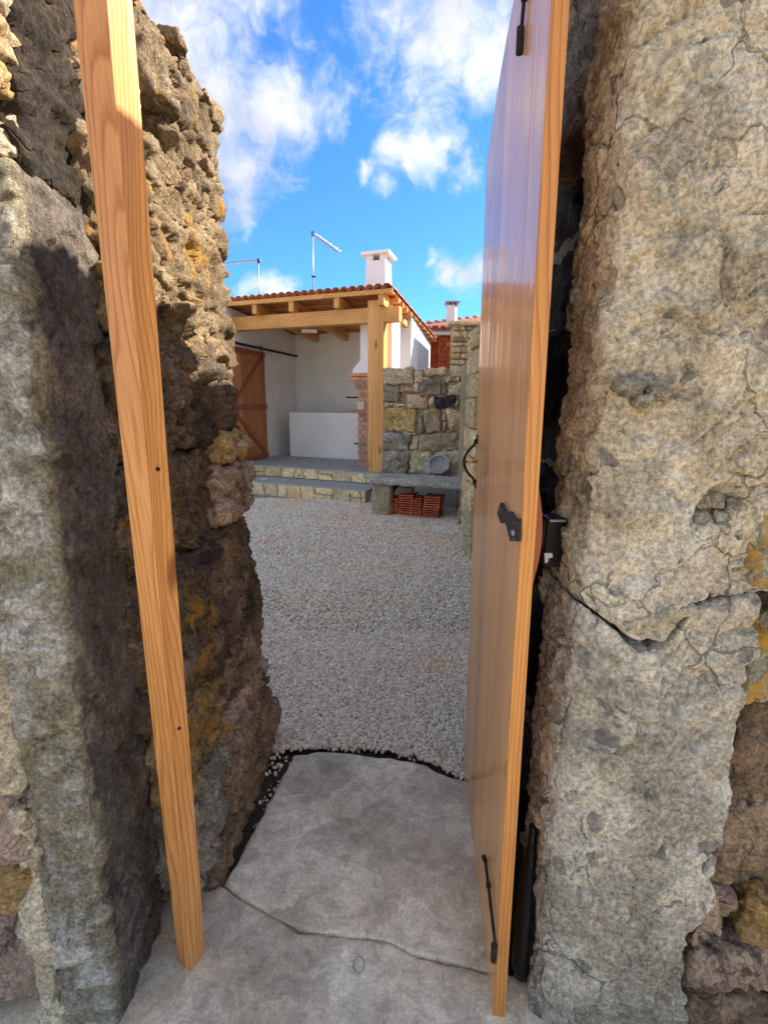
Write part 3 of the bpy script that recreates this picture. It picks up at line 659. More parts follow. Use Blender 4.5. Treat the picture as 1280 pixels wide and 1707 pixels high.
# ------------------------------------------------------------------ gate wall, right side
wr = empty('stone_wall', (.9, 1.3, 0), 'weathered stone gate wall on the right, behind the open wooden door', 'wall')
hexa('mortar_core', box_v((.56, 1.02, -.1), (1.9, 1.90, 2.5)), M['mortar'], wr)
def bulges(W, Nn):
    W[:, 1] += .035*np.clip((.455-W[:, 0])/.085, 0, 1)**2*np.clip((1.1-W[:, 1])/.2, 0, 1)
    # rounded boulder set in the matrix, a hollow of small stones, and two long cracks
    for (px, py, r, a) in ((1105, 290, .055, .022), (1200, 860, .045, -.028), (1060, 110, .05, .012), (1010, 640, .03, .012), (1180, 140, .06, .010), (1090, 880, .05, -.012)):
        q = at(px, py, Y=.89); d = np.sqrt((W[:, 0]-q[0])**2+(W[:, 2]-q[2])**2)
        s = np.clip(1-(d/r)**2, 0, 1)**.6; W[:, 1] -= a*s*(Nn[:, 1] < -.3)
    for pts in (((1040, 560), (1120, 520), (1200, 555)), ((1000, 360), (1050, 250), (1100, 200)), ((1215, 380), (1210, 480), (1240, 560)), ((1010, 640), (1130, 650), (1165, 650)), ((1030, 90), (1100, 40), (1180, 0))):
        Q = [at(a, b_, Y=.89) for a, b_ in pts]
        for A, B in zip(Q[:-1], Q[1:]):
            A2 = A[[0, 2]]; B2 = B[[0, 2]]; p = W[:, [0, 2]]+.006*np.stack([perlin(W*30), perlin(W*30+9)], 1); t = np.clip(((p-A2) @ (B2-A2))/((B2-A2) @ (B2-A2)), 0, 1)
            d = np.linalg.norm(p-(A2+t[:, None]*(B2-A2)), axis=1); W[:, 1] += .014*np.exp(-(d/.005)**2)*(Nn[:, 1] < -.3)
    return W
Q = lambda px, py: at(px, py, Y=.89)
def seam(W, Nn):
    W = bulges(W, Nn)
    xs = [Q(*p)[0] for p in ((960, 1000), (1060, 1075), (1110, 1080), (1160, 1015), (1280, 990))]; zs = [Q(*p)[2] for p in ((960, 1000), (1060, 1075), (1110, 1080), (1160, 1015), (1280, 990))]
    lo = np.interp(W[:, 0], xs, zs)+.008*perlin(W*14); k_ = np.clip((1.55-W[:, 2])/.6, 0, 1)
    W[:, 2] += (lo-BASEZ)*k_; return W
BASEZ = Q(1000, 1040)[2]
rock('jamb_stone', (.378, .892, BASEZ+.0005), (1.0, 1.12, 2.45), M['jamb_r'], wr, res=.0062, pw=20, amp=.009, fac=.008, fscale=11, strata=.25, seed=21, post=seam, fine=.0035, crev=.010, label='large tan upper jamb stone with embedded pebbles')
def seam2(W, Nn):
    W[:, 1] += .035*np.clip((.455-W[:, 0])/.085, 0, 1)**2*np.clip((1.1-W[:, 1])/.2, 0, 1)
    xs = [Q(*p)[0] for p in ((960, 1000), (1060, 1075), (1110, 1080), (1160, 1015), (1280, 990))]; zs = [Q(*p)[2] for p in ((960, 1000), (1060, 1075), (1110, 1080), (1160, 1015), (1280, 990))]
    lo = np.interp(W[:, 0], xs, zs)+.008*perlin(W*14); k_ = np.clip((W[:, 2]-.5)/.45, 0, 1)
    W[:, 2] += (lo-BASEZ)*k_
    # broken right edge that swings in lower down
    e = .018*fbm(np.c_[W[:, 2]*9, W[:, 2]*0, W[:, 2]*0], 4)-.03*np.exp(-((W[:, 2]-.22)/.10)**2); kx = np.clip((W[:, 0]-.5)/.2, 0, 1)
    W[:, 0] += e*kx
    d = np.abs(W[:, 0]-(.372+.012*np.sin(W[:, 2]*9)+.01*perlin(W*9))); W[:, 1] += .02*np.exp(-(d/.004)**2)*(W[:, 2] > .35)*(W[:, 2] < .9)*(Nn[:, 1] < -.2)
    return W
rock('jamb_stone', (.368, .888, -.08), (.70, 1.12, BASEZ-.0015), M['jamb_r'], wr, res=.0062, pw=20, amp=.009, fac=.008, fscale=11, strata=.2, seed=22, post=seam2, fine=.0035, crev=.010, label='grey lower jamb stone with pale crust')
for i, (c0, c1, mm) in enumerate([((.685, .895, .86), (.88, 1.1, 1.02), 'lichst'), ((.725, .93, .60), (1.0, 1.1, .85), 'brownst'), ((.715, .94, .38), (1.0, 1.1, .60), 'brownst'),
                                  ((.70, .92, .22), (.79, 1.1, .36), 'pinkst'), ((.80, .91, .24), (1.05, 1.1, .37), 'ochre'), ((.69, .915, .10), (1.0, 1.1, .22), 'pinkst'), ((.695, .90, -.06), (1.0, 1.1, .09), 'brownst'),
                                  ((.90, .90, .86), (1.3, 1.1, 1.2), 'warm'), ((1.02, .93, .4), (1.5, 1.1, .84), 'greyst'), ((1.07, .92, -.05), (1.6, 1.1, .38), 'darkst'),
                                  ((1.03, .92, 1.22), (1.6, 1.1, 1.7), 'brownst'), ((1.02, .92, 1.72), (1.6, 1.1, 2.3), 'warm')]):
    rock('stone', c0, c1, M[mm], wr, res=.009, pw=4.5, amp=.02, fac=.016, fscale=9, seed=60+i, fine=.003)
q = Q(1268, 905); rock('stone', (q[0]-.012, .872, q[2]-.08), (q[0]+.14, 1.0, q[2]+.08), M['lichst'], wr, res=.007, pw=4, amp=.014, fac=.01, fscale=9, seed=77)
q = Q(1090, 1030)
rock('stone', (q[0]-.05, .887, q[2]-.018), (q[0]+.085, .96, q[2]+.012), M['palest'], wr, res=.007, pw=4, amp=.010, fac=.008, fscale=14, seed=78, rot=(0, -.3, 0), label='flat pale stone wedged in the joint')
for i in range(9):   # small stones in the hollow
    a, b_ = 1180+(i % 3)*26+rng.uniform(-5, 5), 838+(i//3)*26+rng.uniform(-5, 5); q = Q(a, b_); s_ = .013
    rock('stone', (q[0]-s_, .897, q[2]-s_), (q[0]+s_, .93, q[2]+s_), M['greyst'], wr, res=.005, pw=3.5, amp=.004, fac=.004, fscale=30, seed=400+i)
for i, (a, b_, s_) in enumerate([(1055, 645, .017), (1095, 655, .014), (1072, 668, .012), (1035, 640, .012)]):
    q = Q(a, b_); rock('stone', (q[0]-s_*1.2, .878, q[2]-s_), (q[0]+s_*1.2, .91, q[2]+s_), M['greyst'], wr, res=.005, pw=3, amp=.003, fac=.003, fscale=30, seed=420+i)
# reveal stones behind the door, mostly coloured near-black to deepen the gap's shade
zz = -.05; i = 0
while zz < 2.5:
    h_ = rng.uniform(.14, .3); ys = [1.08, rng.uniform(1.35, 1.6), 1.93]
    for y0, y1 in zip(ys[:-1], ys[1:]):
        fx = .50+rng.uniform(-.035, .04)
        rock('stone', (fx, y0, zz), (fx+.3, y1+.01, min(zz+h_, 2.58)), M[random.choice(['shade_brown', 'darkst', 'shade_brown', 'shade_brown'])], wr, res=.02, pw=4, amp=.02, fac=.015, fscale=9, seed=500+i); i += 1
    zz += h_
rock('stone', (.455, 1.30, 2.02), (.8, 1.7, 2.62), M['brownst'], wr, res=.014, pw=4, amp=.02, fac=.015, fscale=9, seed=555)

# ------------------------------------------------------------------ pine post leaning in the gateway
pp = []
b1, b2, b3 = at(318, 1619, z=.006), at(343, 1585, z=.012), at(297, 1605, z=.006)
zb, ztp = .008, 2.5
cb = [at(318, 1619, z=.008), at(343, 1585, z=.008), at(297, 1605, z=.008)]
ctp = [at(178, 0, Y=.815), at(222, 0, Y=.868), at(121, 0, Y=.84)]
def ev(a, b, z): return a+(b-a)*(z-a[2])/(b[2]-a[2])
lo = [ev(a, b, zb) for a, b in zip(cb, ctp)]; hi = [ev(a, b, ztp) for a, b in zip(cb, ctp)]
P8 = [lo[0], lo[1], lo[1]+lo[2]-lo[0], lo[2], hi[0], hi[1], hi[1]+hi[2]-hi[0], hi[2]]
post = hexa('wooden_post', P8, M['pine'], bevel=.002)
for py_ in (784, 1213):
    t_ = (py_-0)/1600.; cp = at({784: 271, 1213: 310}[py_], py_, Y=1.0)
    pa, pb = lo[0], lo[1]; zc_ = None
    # point on the inner face: between the ridge edge and the far edge
    best = min(np.linspace(.02, 1.9, 400), key=lambda z: abs((lambda q: (MW[:3, 1] @ (q-[0, 0, EYE]))/-(MW[:3, 2] @ (q-[0, 0, EYE]))-(853.5-py_)/FPX)((ev(lo[0], hi[0], z)+ev(lo[1], hi[1], z))/2)))
    q = ev(lo[0], hi[0], best)*.5+ev(lo[1], hi[1], best)*.5; nn = np.cross(lo[1]-lo[0], hi[0]-lo[0]); nn /= np.linalg.norm(nn); nn = nn if nn[0] > 0 else -nn
    tube('screw', [q-nn*.002, q+nn*.0012], .0036, M['rustiron'], post, seg=10)
tag(post, 'orange pine post standing upright in front of the dark left gate jamb', 'post')
for (px, py) in ((272, 784), (310, 1213)):
    pass

# ------------------------------------------------------------------ the open door
TH = .027
Nf = np.array([(at(950, 0, Y=.936)[0]+at(836, 1707, Y=.936)[0])/2-TH, .936]); Ff = np.array([(at(795, 600, Y=1.752)[0]+at(776, 1240, Y=1.752)[0])/2, 1.752]); du = (Ff-Nf); DL = np.linalg.norm(du); du /= DL; dnm = np.array([du[1], -du[0]])  # dnm points to the back (+x)
door = empty('wooden_door', (*Nf, .02), 'varnished wooden garden door standing open on the right with arched top', 'door')
def dtop(s):    # arch: s along the door from hinge
    t = s/DL
    return 2.305-.16*max(0, (t-.30)/.70)**1.9 if t > .30 else 2.305
nb = 7
for i in range(nb):
    s0 = DL*i/nb+(.0007 if i else 0); s1 = DL*(i+1)/nb-(.0007 if i < nb-1 else 0)
    if i == 0: s0 = .0
    ss = np.linspace(s0, s1, 6); V = []; F = []
    for off in (0, TH):
        for s in ss:
            p = Nf+du*s+dnm*off; V.append((*p, .006)); V.append((*p, dtop(s)))
    n = 6; o_ = 2*n
    for j in range(n-1):
        F.append((2*j, 2*j+1, 2*j+3, 2*j+2)); F.append((o_+2*j, o_+2*j+2, o_+2*j+3, o_+2*j+1))
        F.append((2*j+1, o_+2*j+1, o_+2*j+3, 2*j+3)); F.append((2*j, 2*j+2, o_+2*j+2, o_+2*j))
    F.append((0, o_, o_+1, 1)); F.append((2*n-2, 2*n-1, o_+2*n-1, o_+2*n-2))
    pl = mesh_obj('plank', V, F, M['doorw'], door)
    bm_ = pl.modifiers.new('bevel', 'BEVEL'); bm_.width = .0012; bm_.segments = 2; bm_.limit_method = 'ANGLE'; bm_.angle_limit = R_(50)
dp = lambda s, off, z: (*(Nf+du*s+dnm*off), z)
def dbox(name, s0, s1, o0, o1, z0, z1, m, bevel=.001, label=None):
    P = [dp(s0, o0, z0), dp(s1, o0, z0), dp(s1, o1, z0), dp(s0, o1, z0), dp(s0, o0, z1), dp(s1, o0, z1), dp(s1, o1, z1), dp(s0, o1, z1)]
    return hexa(name, P, m, door, bevel, label)
dbox('edge_strip', -.006, -.0006, -.0005, TH+.0005, .005, 2.304, M['dooredge'])
# battens on the back, the curved one seen beside the black box
for z0 in (.25, 1.86): dbox('batten', .22, DL-.05, TH+.0006, TH+.028, z0, z0+.12, M['doorw'])
zc = (at(900, 800, Y=.96)[2]+at(900, 980, Y=.96)[2])/2
V = []; F = []; n = 14
for s in (.012, .10):
    for j in range(n):
        a = j/(n-1); z = zc-.105+.21*a; V.append(dp(s, TH+.0006, z)); V.append(dp(s, TH+.003+.014*math.sin(math.pi*a), z))
for j in range(n-1):
    F += [(2*j, 2*j+1, 2*j+3, 2*j+2), (2*n+2*j, 2*n+2*j+2, 2*n+2*j+3, 2*n+2*j+1), (2*j+1, 2*n+2*j+1, 2*n+2*j+3, 2*j+3)]
mesh_obj('curved_batten', V, F, M['barnred'], door, label='rounded red-brown wooden pull on the back')
# pull handle at the far edge
hz0, hz1 = at(795, 808, Y=1.70)[2], at(795, 733, Y=1.70)[2]; hs = DL-.035
pts = [dp(hs, -.004, hz0)]+[dp(hs, -.006-.036*math.sin(math.pi*a)**.75, hz0+.018+(hz1-hz0-.036)*a) for a in np.linspace(0.02, .98, 15)]+[dp(hs, -.004, hz1)]
hd = tube('pull_handle', pts, [.006]+[.0045]*15+[.006], M['iron'], door)
hm = (hz0+hz1)/2
sp = tube('spindle', [dp(hs, .0, hm), dp(hs, -.038, hm)], .0045, M['brass'], door)
for z_ in (hz0, hz1): dbox('fixing_plate', hs-.012, hs+.012, -.0035, .0, z_-.016, z_+.016, M['iron'])
# cane bolts low and high, lock in the middle, all on the seen face
def onface(px, py, off=-.006):
    p0 = Nf+dnm*off; q = at(px, py, plane=(p0, du)); s = (q[:2]-p0) @ du; return s, q[2]
def bolt(p_a, p_b, label):
    (s0, z0), (s1, z1) = onface(*p_a), onface(*p_b)
    V, F = tube_vf([dp(s0, -.006, z0), dp((s0+s1)/2, -.006, (z0+z1)/2), dp(s1, -.006, z1)], .0038, 8)
    k1 = tube_vf([dp(s0, -.006, z0-.005), dp(s0-.004, -.011, z0+.012)], .006, 8)
    k2 = tube_vf([dp(s1, -.008, z1), dp(s1, -.008, z1-.045 if z1 < z0 else z1+.04)], .0075, 8)
    k3 = tube_vf([dp((s0*2+s1)/3, -.006, (z0*2+z1)/3-.006), dp((s0*2+s1)/3, -.006, (z0*2+z1)/3+.006)], .006, 8)
    V, F = join_vf([(V, F), k1, k2, k3]); mesh_obj('drop_bolt', V, F, M['rustiron'], door, smooth=True, label=label)
bolt((804, 1432), (820, 1575), 'dark iron drop bolt near the foot of the door')
bolt((884, -30), (877, 45), 'dark iron bolt near the top of the door')
q = [onface(*p, off=-.004) for p in ((838, 838), (832, 856), (838, 872), (846, 868), (852, 893), (854, 902), (866, 902), (867, 865), (860, 864), (852, 853), (843, 852))]
V = [dp(s, -.009, z) for s, z in q]+[dp(s, -.0003, z) for s, z in q]; n = len(q)
F = [tuple(range(n)), tuple(range(n, 2*n))[::-1]]+[(i, i+n, (i+1) % n+n, (i+1) % n) for i in range(n)]
lk = mesh_obj('lock', V, F, M['rustiron'], door, label='dark iron lock with a bent lever')
s_, z_ = onface(862, 884); o = tube('lock_cylinder', [dp(s_, -.008, z_-.004), dp(s_, -.016, z_-.006)], .006, M['galv'], lk)

door.rotation_euler[1] = -.0085; door.location.x += .009
for (px_k, py_k) in ((861, 872), (861, 898), (838, 850)):
    s_, z_ = onface(px_k, py_k); tube('screw', [dp(s_, -.0088, z_), dp(s_, -.0105, z_)], .0026, M['galv'], lk, seg=8)
# black box fixed to the jamb behind the door
q0, q1 = at(906, 945, Y=1.03), at(938, 864, Y=1.03)
bb = empty('black_box', (q0[0], 1.03, q0[2]), 'small black plastic box with white marking, in the gap behind the door', 'box')
hexa('case', box_v((q0[0]+.001, 1.03, q0[2]), (q1[0]+.03, 1.085, q1[2])), M['blackpl'], bb, bevel=.003)
hexa('lid_rim', box_v((q0[0]+.003, 1.022, q1[2]-.006), (q1[0]+.004, 1.0285, q1[2]-.002)), M['galv'], bb)
a, b_ = at(904, 910, Y=1.025), at(908, 868, Y=1.025); hexa('label_strip', box_v((a[0]+.002, 1.0275, a[2]), (b_[0]+.001, 1.0297, b_[2])), M['whitepl'], bb)
mk = lambda px, py: at(px, py, Y=1.028)
# white print: a thick angular mark with a black curl in it
pts = [(907, 922), (920, 922), (921, 929), (914, 931), (913, 937), (908, 939)]
V = [mk(*p) for p in pts]+[mk(*p)+np.array([0, .0015, 0]) for p in pts]; n = len(pts)
mesh_obj('printed_mark', V, [tuple(range(n)), tuple(range(n, 2*n))[::-1]]+[(i, i+n, (i+1) % n+n, (i+1) % n) for i in range(n)], M['whitepl'], bb)
# black bottle on the ground behind the door
q = at(868, 1600, Y=1.02)
n = 26; prof = [(0, .0), (.024, .0), (.031, .006), (.033, .03), (.033, .24), (.030, .30), (.018, .36), (.012, .39), (.012, .44), (.0, .44)]
V = []; F = []
for r, z in prof:
    for j in range(n): a = 2*math.pi*j/n; V.append((.358+r*.8*math.cos(a), 1.02+r*math.sin(a)*.8, .012+z))
for i in range(len(prof)-1):
    for j in range(n): F.append((i*n+j, i*n+(j+1) % n, (i+1)*n+(j+1) % n, (i+1)*n+j))
o = mesh_obj('black_bottle', V, F, M['glossbl'], smooth=True); tag(o, 'glossy black bottle standing on the ground behind the door', 'bottle')

# ================================================================== courtyard: porch house
E = np.array([.921, -.390]); E /= np.linalg.norm(E); S = np.array([.25, .968]); S /= np.linalg.norm(S)
FZ = .37
P0 = at(625, 787, z=FZ)[:2]
H = lambda a, b, z: (*(P0+E*a+S*b), z)
def Aof(px, b=0, z=None):
    """position along the facade of a photograph column, on the plane b metres behind the post front"""
    q = at(px, 600, plane=(P0+S*b, E)); return float((q[:2]-P0-S*b) @ E)
def Zof(py, px=625, b=0): return float(at(px, py, plane=(P0+S*b, E))[2])
SL = .055
def rbox(name, a0, a1, b0, b1, z0, z1, m, parent, bevel=0, label=None):
    P = [HR(a0, b0, z0), HR(a1, b0, z0), HR(a1, b1, z0), HR(a0, b1, z0), HR(a0, b0, z1), HR(a1, b0, z1), HR(a1, b1, z1), HR(a0, b1, z1)]
    return hexa(name, P, m, parent, bevel, label)
def HR(a, b, z): return H(a, b, z-SL*max(b, 0))
def hbox(name, a0, a1, b0, b1, z0, z1, m, parent, bevel=0, label=None):
    P = [H(a0, b0, z0), H(a1, b0, z0), H(a1, b1, z0), H(a0, b1, z0), H(a0, b0, z1), H(a1, b0, z1), H(a1, b1, z1), H(a0, b1, z1)]
    return hexa(name, P, m, parent, bevel, label)
house = empty('porch_house', (*P0, 0), 'white house with open timber porch, clay tile roof and low stone-clad steps', 'house')
bz0, bz1 = Zof(537), Zof(512)
a_r = Aof(664)
hbox('porch_floor', -6, .46, -.05, 3.8, -.05, FZ, M['concrete'], house)
hbox('lower_step', -6, .06, -.66, -.052, -.05, .19, M['concrete'], house, bevel=.006)
def cladding(b, z0, z1, a0, a1, parent, seed):
    """irregular flat stones set in pale grout on a riser"""
    r = random.Random(seed); hbox('grout', a0, a1, b-.012, b-.001, z0, z1, M['grout'], parent)
    a = a0
    while a < a1-.05:
        w = r.uniform(.16, .34); w = min(w, a1-a); ja, jb = r.uniform(-.035, .035), 0
        cuts = [(z0, z1)] if r.random() < .72 else [(z0, z0+(z1-z0)*r.uniform(.42, .58)), (None, z1)]
        prev = z0
        for cz0, cz1 in cuts:
            cz0 = prev if cz0 is None else cz0; prev = cz1
            g = .008; sk = r.uniform(-.05, .05)
            P = [(a+g, cz0+g), (a+w*.5, cz0+g*.6), (a+w-g, cz0+g), (a+w-g+sk*.4, (cz0+cz1)/2), (a+w-g+sk, cz1-g), (a+w*.5+sk*.5, cz1-g*.6), (a+g+sk, cz1-g), (a+g+sk*.4, (cz0+cz1)/2)]
            n = 8; V = [H(x+r.uniform(-.006, .006), b-.012, z) for x, z in P]; V += [H(.96*x+.04*(a+w/2), b-.034-r.uniform(0, .012), .94*z+.06*(cz0+cz1)/2) for x, z in P]
            F = [tuple(range(n, 2*n))]+[(i, (i+1) % n, (i+1) % n+n, i+n) for i in range(n)]
            mesh_obj('stone', V, F, M['stepst'], parent)
        a += w
st = empty('stone_steps', (*(P0+S*-.6), 0), None, None); st.parent = house
st.location = Vector((*(S*-.6), 0)); WPOS[st.name] = np.array([*(P0+S*-.6), 0])
st.name = 'stone_cladding'; WPOS[st.name] = np.array([*(P0+S*-.6), 0])
cladding(-.66, -.02, .178, -4.0, .05, st, 3)
cladding(-.05, .194, .355, -4.2, .30, st, 4)
hbox('porch_post', -.5*.27+.005, .5*.27-.005, 0, .24, FZ, bz1+.10, M['beamz'], house, bevel=.006)
hbox('beam', -6.2, a_r, .008, .19, bz0, bz1, M['beam'], house, bevel=.005)
rz0, rz1 = bz1+.002, bz1+.175
edges = [(423, 433), (483, 493), (557, 567), (629, 640)]
ra = [Aof((a+b)/2, -.12) for a, b in edges]; stepa = (ra[3]-ra[0])/3
for i in range(9):
    a = ra[3-i] if i < 4 else ra[0]-stepa*(i-3)
    rbox('rafter', a-.045, a+.045, -.13, 3.6, rz0, rz1, M['rafter'], house, bevel=.004)
hbox('fascia_board', -6.3, .30, -.16, -.132, rz1-.03, rz1+.035, M['beam'], house, bevel=.003)
for j in range(9): rbox('roof_lath', -6.3, .27, .02+j*.42, .02+j*.42+.07, rz1+.001, rz1+.028, M['rafter'], house)
for j in range(4): rbox('purlin_end', .14, .30, .25+j*.30, .33+j*.30, rz1-.07, rz1-.003, M['rafter'], house, bevel=.003)
tz = rz1+.036
rbox('roof_deck', -6.3, .27, -.12, 4.2, rz1+.030, tz, M['barn'], house)
# barrel tiles: front row and right-hand verge one by one, the rest as one field
def tile_vf(a, b0, b1, r=.066, z=0, lift=.02, up=True):
    V = []; F = []; n = 7
    for k_, (b, zz) in enumerate(((b0, z+lift*0), (b1, z+lift))):
        for rr in (r, r-.014):
            for j in range(n):
                an = math.pi*j/(n-1); V.append(HR(a+rr*math.cos(an), b, zz+(rr*math.sin(an)*.78 if up else r*.8-rr*math.sin(an)*.8)))
    for j in range(n-1):
        F.append((j, j+1, 2*n+j+1, 2*n+j)); F.append((n+j, 3*n+j, 3*n+j+1, n+j+1)); F.append((j, n+j, n+j+1, j+1)); F.append((2*n+j, 2*n+j+1, 3*n+j+1, 3*n+j))
    F += [(0, 2*n, 3*n, n), (n-1, 2*n-1, 4*n-1, 3*n-1)]
    return V, F
pitch = .135; at_list = [.225-pitch*i for i in range(34)]
for a in at_list:
    V, F = tile_vf(a, -.20, .22, z=tz+.016); mesh_obj('roof_tile', V, F, M['tile'], house, smooth=True)
    if a > -4.5:
        V, F = tile_vf(a-pitch/2, -.195, .22, z=tz-.002, up=False); mesh_obj('channel_tile', V, F, M['tile'], house, smooth=True)
for j in range(1, 11):
    V, F = tile_vf(.225, .2+(j-1)*.38, .62+(j-1)*.38, z=tz+.016); mesh_obj('roof_tile', V, F, M['tile'], house, smooth=True)
items = [tile_vf(a, .2+j*.38, .6+j*.38, z=tz+.016) for a in at_list[1:] for j in range(10)]
V, F = join_vf(items); o = mesh_obj('tile_field', V, F, M['tile'], house, smooth=True); o['kind'] = 'stuff'

# walls
Cc = np.array(at(493, 600, Y=11.4)[:2])
bof = lambda p: float((np.array([E[0]*(p[1]-P0[1])-E[1]*(p[0]-P0[0])])/(E[0]*S[1]-E[1]*S[0]))[0])
topz = lambda p, z: z-SL*max(0, bof(p))
def quadwall(name, p, q, z0, z1, th, m, parent, label=None):
    p = np.array(p); q = np.array(q); d = (q-p)/np.linalg.norm(q-p); n = np.array([-d[1], d[0]])*th
    P = [(*p, z0), (*q, z0), (*(q+n), z0), (*(p+n), z0), (*p, topz(p, z1)), (*q, topz(q, z1)), (*(q+n), topz(q+n, z1)), (*(p+n), topz(p+n, z1))]
    return hexa(name, P, m, parent, label=label)
wz = rz1-.01
quadwall('back_wall', Cc, Cc+E*2.75, FZ-.1, wz, .2, M['white'], house)
dw0 = Cc-S*3.15; quadwall('side_wall', dw0, Cc+S*.2, FZ-.1, wz, .2, M['white'], house)
quadwall('left_wall', dw0-E*3.5, dw0-E*.002, -.1, wz, .2, M['white'], house)
# low white counter in front of the back wall
ca = at(484, 762, Y=10.25)[:2]; cz = at(486, 687, Y=10.25)[2]
ct = [ca, ca+E*2.4, ca+E*2.4+S*.62, ca+S*.62]
prism('counter', [tuple(x) for x in ct], FZ+.001, float(cz), M['white'], house, bevel=.008)
# white block on the right: front face and long sunlit side
Qr = at(685, 600, Y=9.35)[:2]; Ql = at(642, 600, Y=9.55)[:2]
side = at(716.5, 600, Y=11.75)[:2]
fp = [Ql, Qr, side, side+np.array([-.5, .2])]; hexa('annex_wall', [(*p, -.1) for p in fp]+[(*p, topz(p, rz1+.02)) for p in fp], M['white2'], house)
# thin tube drawn for the faint vertical crack on its front
c1 = at(666, 610, Y=9.42); c2 = at(666, 572, Y=9.42)
tube('crack_tube', [c1, c2], .006, M['galv'], house, seg=6).name = 'crack_line'

# barbecue: hood and stack
bq = empty('barbecue', (*(P0+S*.55), FZ), 'brick barbecue with white plastered hood, half hidden by the porch post', 'barbecue')
b0, b1 = .40, .95
A_ = lambda px: Aof(px, b0)
Zb = lambda py: Zof(py, 600, b0)
L0, L1, Rr = A_(588), A_(600.5), A_(653)
zs = [Zb(622), Zb(616), Zb(600), rz0-.02]; ls = [L0, L0, L1, L1]
V = []
for z, l in zip(zs, ls): V += [H(l, b0, z), H(Rr, b0, z), H(Rr, b1, z), H(l, b1, z)]
F = [(0, 3, 2, 1), (12, 13, 14, 15)]
for i in range(3):
    for j in range(4): F.append((4*i+j, 4*i+(j+1) % 4, 4*i+4+(j+1) % 4, 4*i+4+j))
mesh_obj('hood', V, F, M['white2'], bq)
bk = lambda nm, p0, p1, y0, y1, m, bb0=b0-.02, bb1=b1: hbox(nm, A_(p0), A_(p1), bb0, bb1, Zb(y1), Zb(y0), m, bq, bevel=.004)
bk('brick_slab', 581.5, 640, 622, 627.5, M['brick'])
ycur = 628.5; n = 0
lefts = {0: 585, 1: 591, 2: 592.5, 3: 597.5, 4: 595.5, 5: 598.5}
while ycur < 667:
    l = lefts.get(n, 595); y2 = ycur+6.9; off = 6 if n % 2 else 0
    xs = [l, 603+off*.7, 622, 640]
    for p, q_ in zip(xs[:-1], xs[1:]): 
        if q_-p > 2: bk('brick', p, q_-1.1, ycur, y2-1.5, M['brick'])
    ycur = y2; n += 1
bk('firebrick', 596, 607.5, 669, 683, M['cream']); bk('brick', 608.3, 640, 669, 683, M['brick'])
bk('shelf_slab', 580.5, 640, 683.7, 688.5, M['brick'], b0-.05, b1)
ycur = 690; n = 0
while ycur < 787:
    y2 = min(ycur+6.9, 788.4); off = 5 if n % 2 else 0; l = 596 if n % 2 else 599
    xs = [l, 602+off, 621+off, 640]
    for p, q_ in zip(xs[:-1], xs[1:]): bk('brick', p, q_-1.1, ycur, y2-1.5, M['brick'])
    ycur = y2; n += 1
hbox('mortar_core', A_(597.2), A_(639.5), b0-.005, b1-.01, FZ, Zb(629), M['grout'], bq)
for y_, x0_, x1_ in ((662.5, 575, 598), (740, 588, 598)):
    tube('grill_rod', [H(A_(x0_), b0+.05, Zb(y_)), H(A_(x1_), b0+.05, Zb(y_))], .013, M['rustiron'], bq, seg=6)
# chimney on the roof above it
chb = .75; AC = lambda px: Aof(px, chb); ZC = lambda py: Zof(py, 629, chb)
chm = empty('chimney', H(AC(629), chb, tz), None, None); chm.name = 'chimney'
WPOS[chm.name] = np.array(H(AC(629), chb, tz)); chm.parent = house; chm.location = Vector(WPOS[chm.name]-wpos_of(house))
zc0, zc1, zc2 = tz, ZC(433), ZC(425.5)
aL, aR, aL2, aR2 = AC(607), AC(652), AC(609.5), AC(648); th_ = .06; dpt = .42
aL, aR, aL2, aR2 = AC(607.5), AC(642), AC(609.5), AC(640.5)
bb_ = lambda s: (chb+(.02*s), chb+dpt-.02*s)
def frus(name, z0, z1, l0, r0, l1, r1, bA, bB, bC, bD, m, par):
    P = [H(l0, bA, z0), H(r0, bA, z0), H(r0, bB, z0), H(l0, bB, z0), H(l1, bC, z1), H(r1, bC, z1), H(r1, bD, z1), H(l1, bD, z1)]
    return hexa(name, P, m, par)
frus('stack', zc0, zc1, aL, aR, aL2, aR2, chb, chb+dpt, chb+.02, chb+dpt-.02, M['white2'], chm)
# vent storey: four corner piers leave the openings
w_ = (aR2-aL2)
for (x0, x1) in ((aL2, aL2+w_*.34), (aR2-w_*.30, aR2)):
    for (y0, y1) in ((chb+.02, chb+.16), (chb+dpt-.16, chb+dpt-.02)):
        hbox('pier', x0, x1, y0, y1, zc1-.001, ZC(424), M['white2'], chm)
hbox('vent_core', aL2+w_*.3, aR2-w_*.3, chb+.17, chb+dpt-.17, zc1-.001, ZC(424), M['concrete'], chm)
hbox('cap', AC(603), AC(648), chb-.05, chb+dpt+.05, ZC(424), ZC(418.5), M['white2'], chm, bevel=.01)

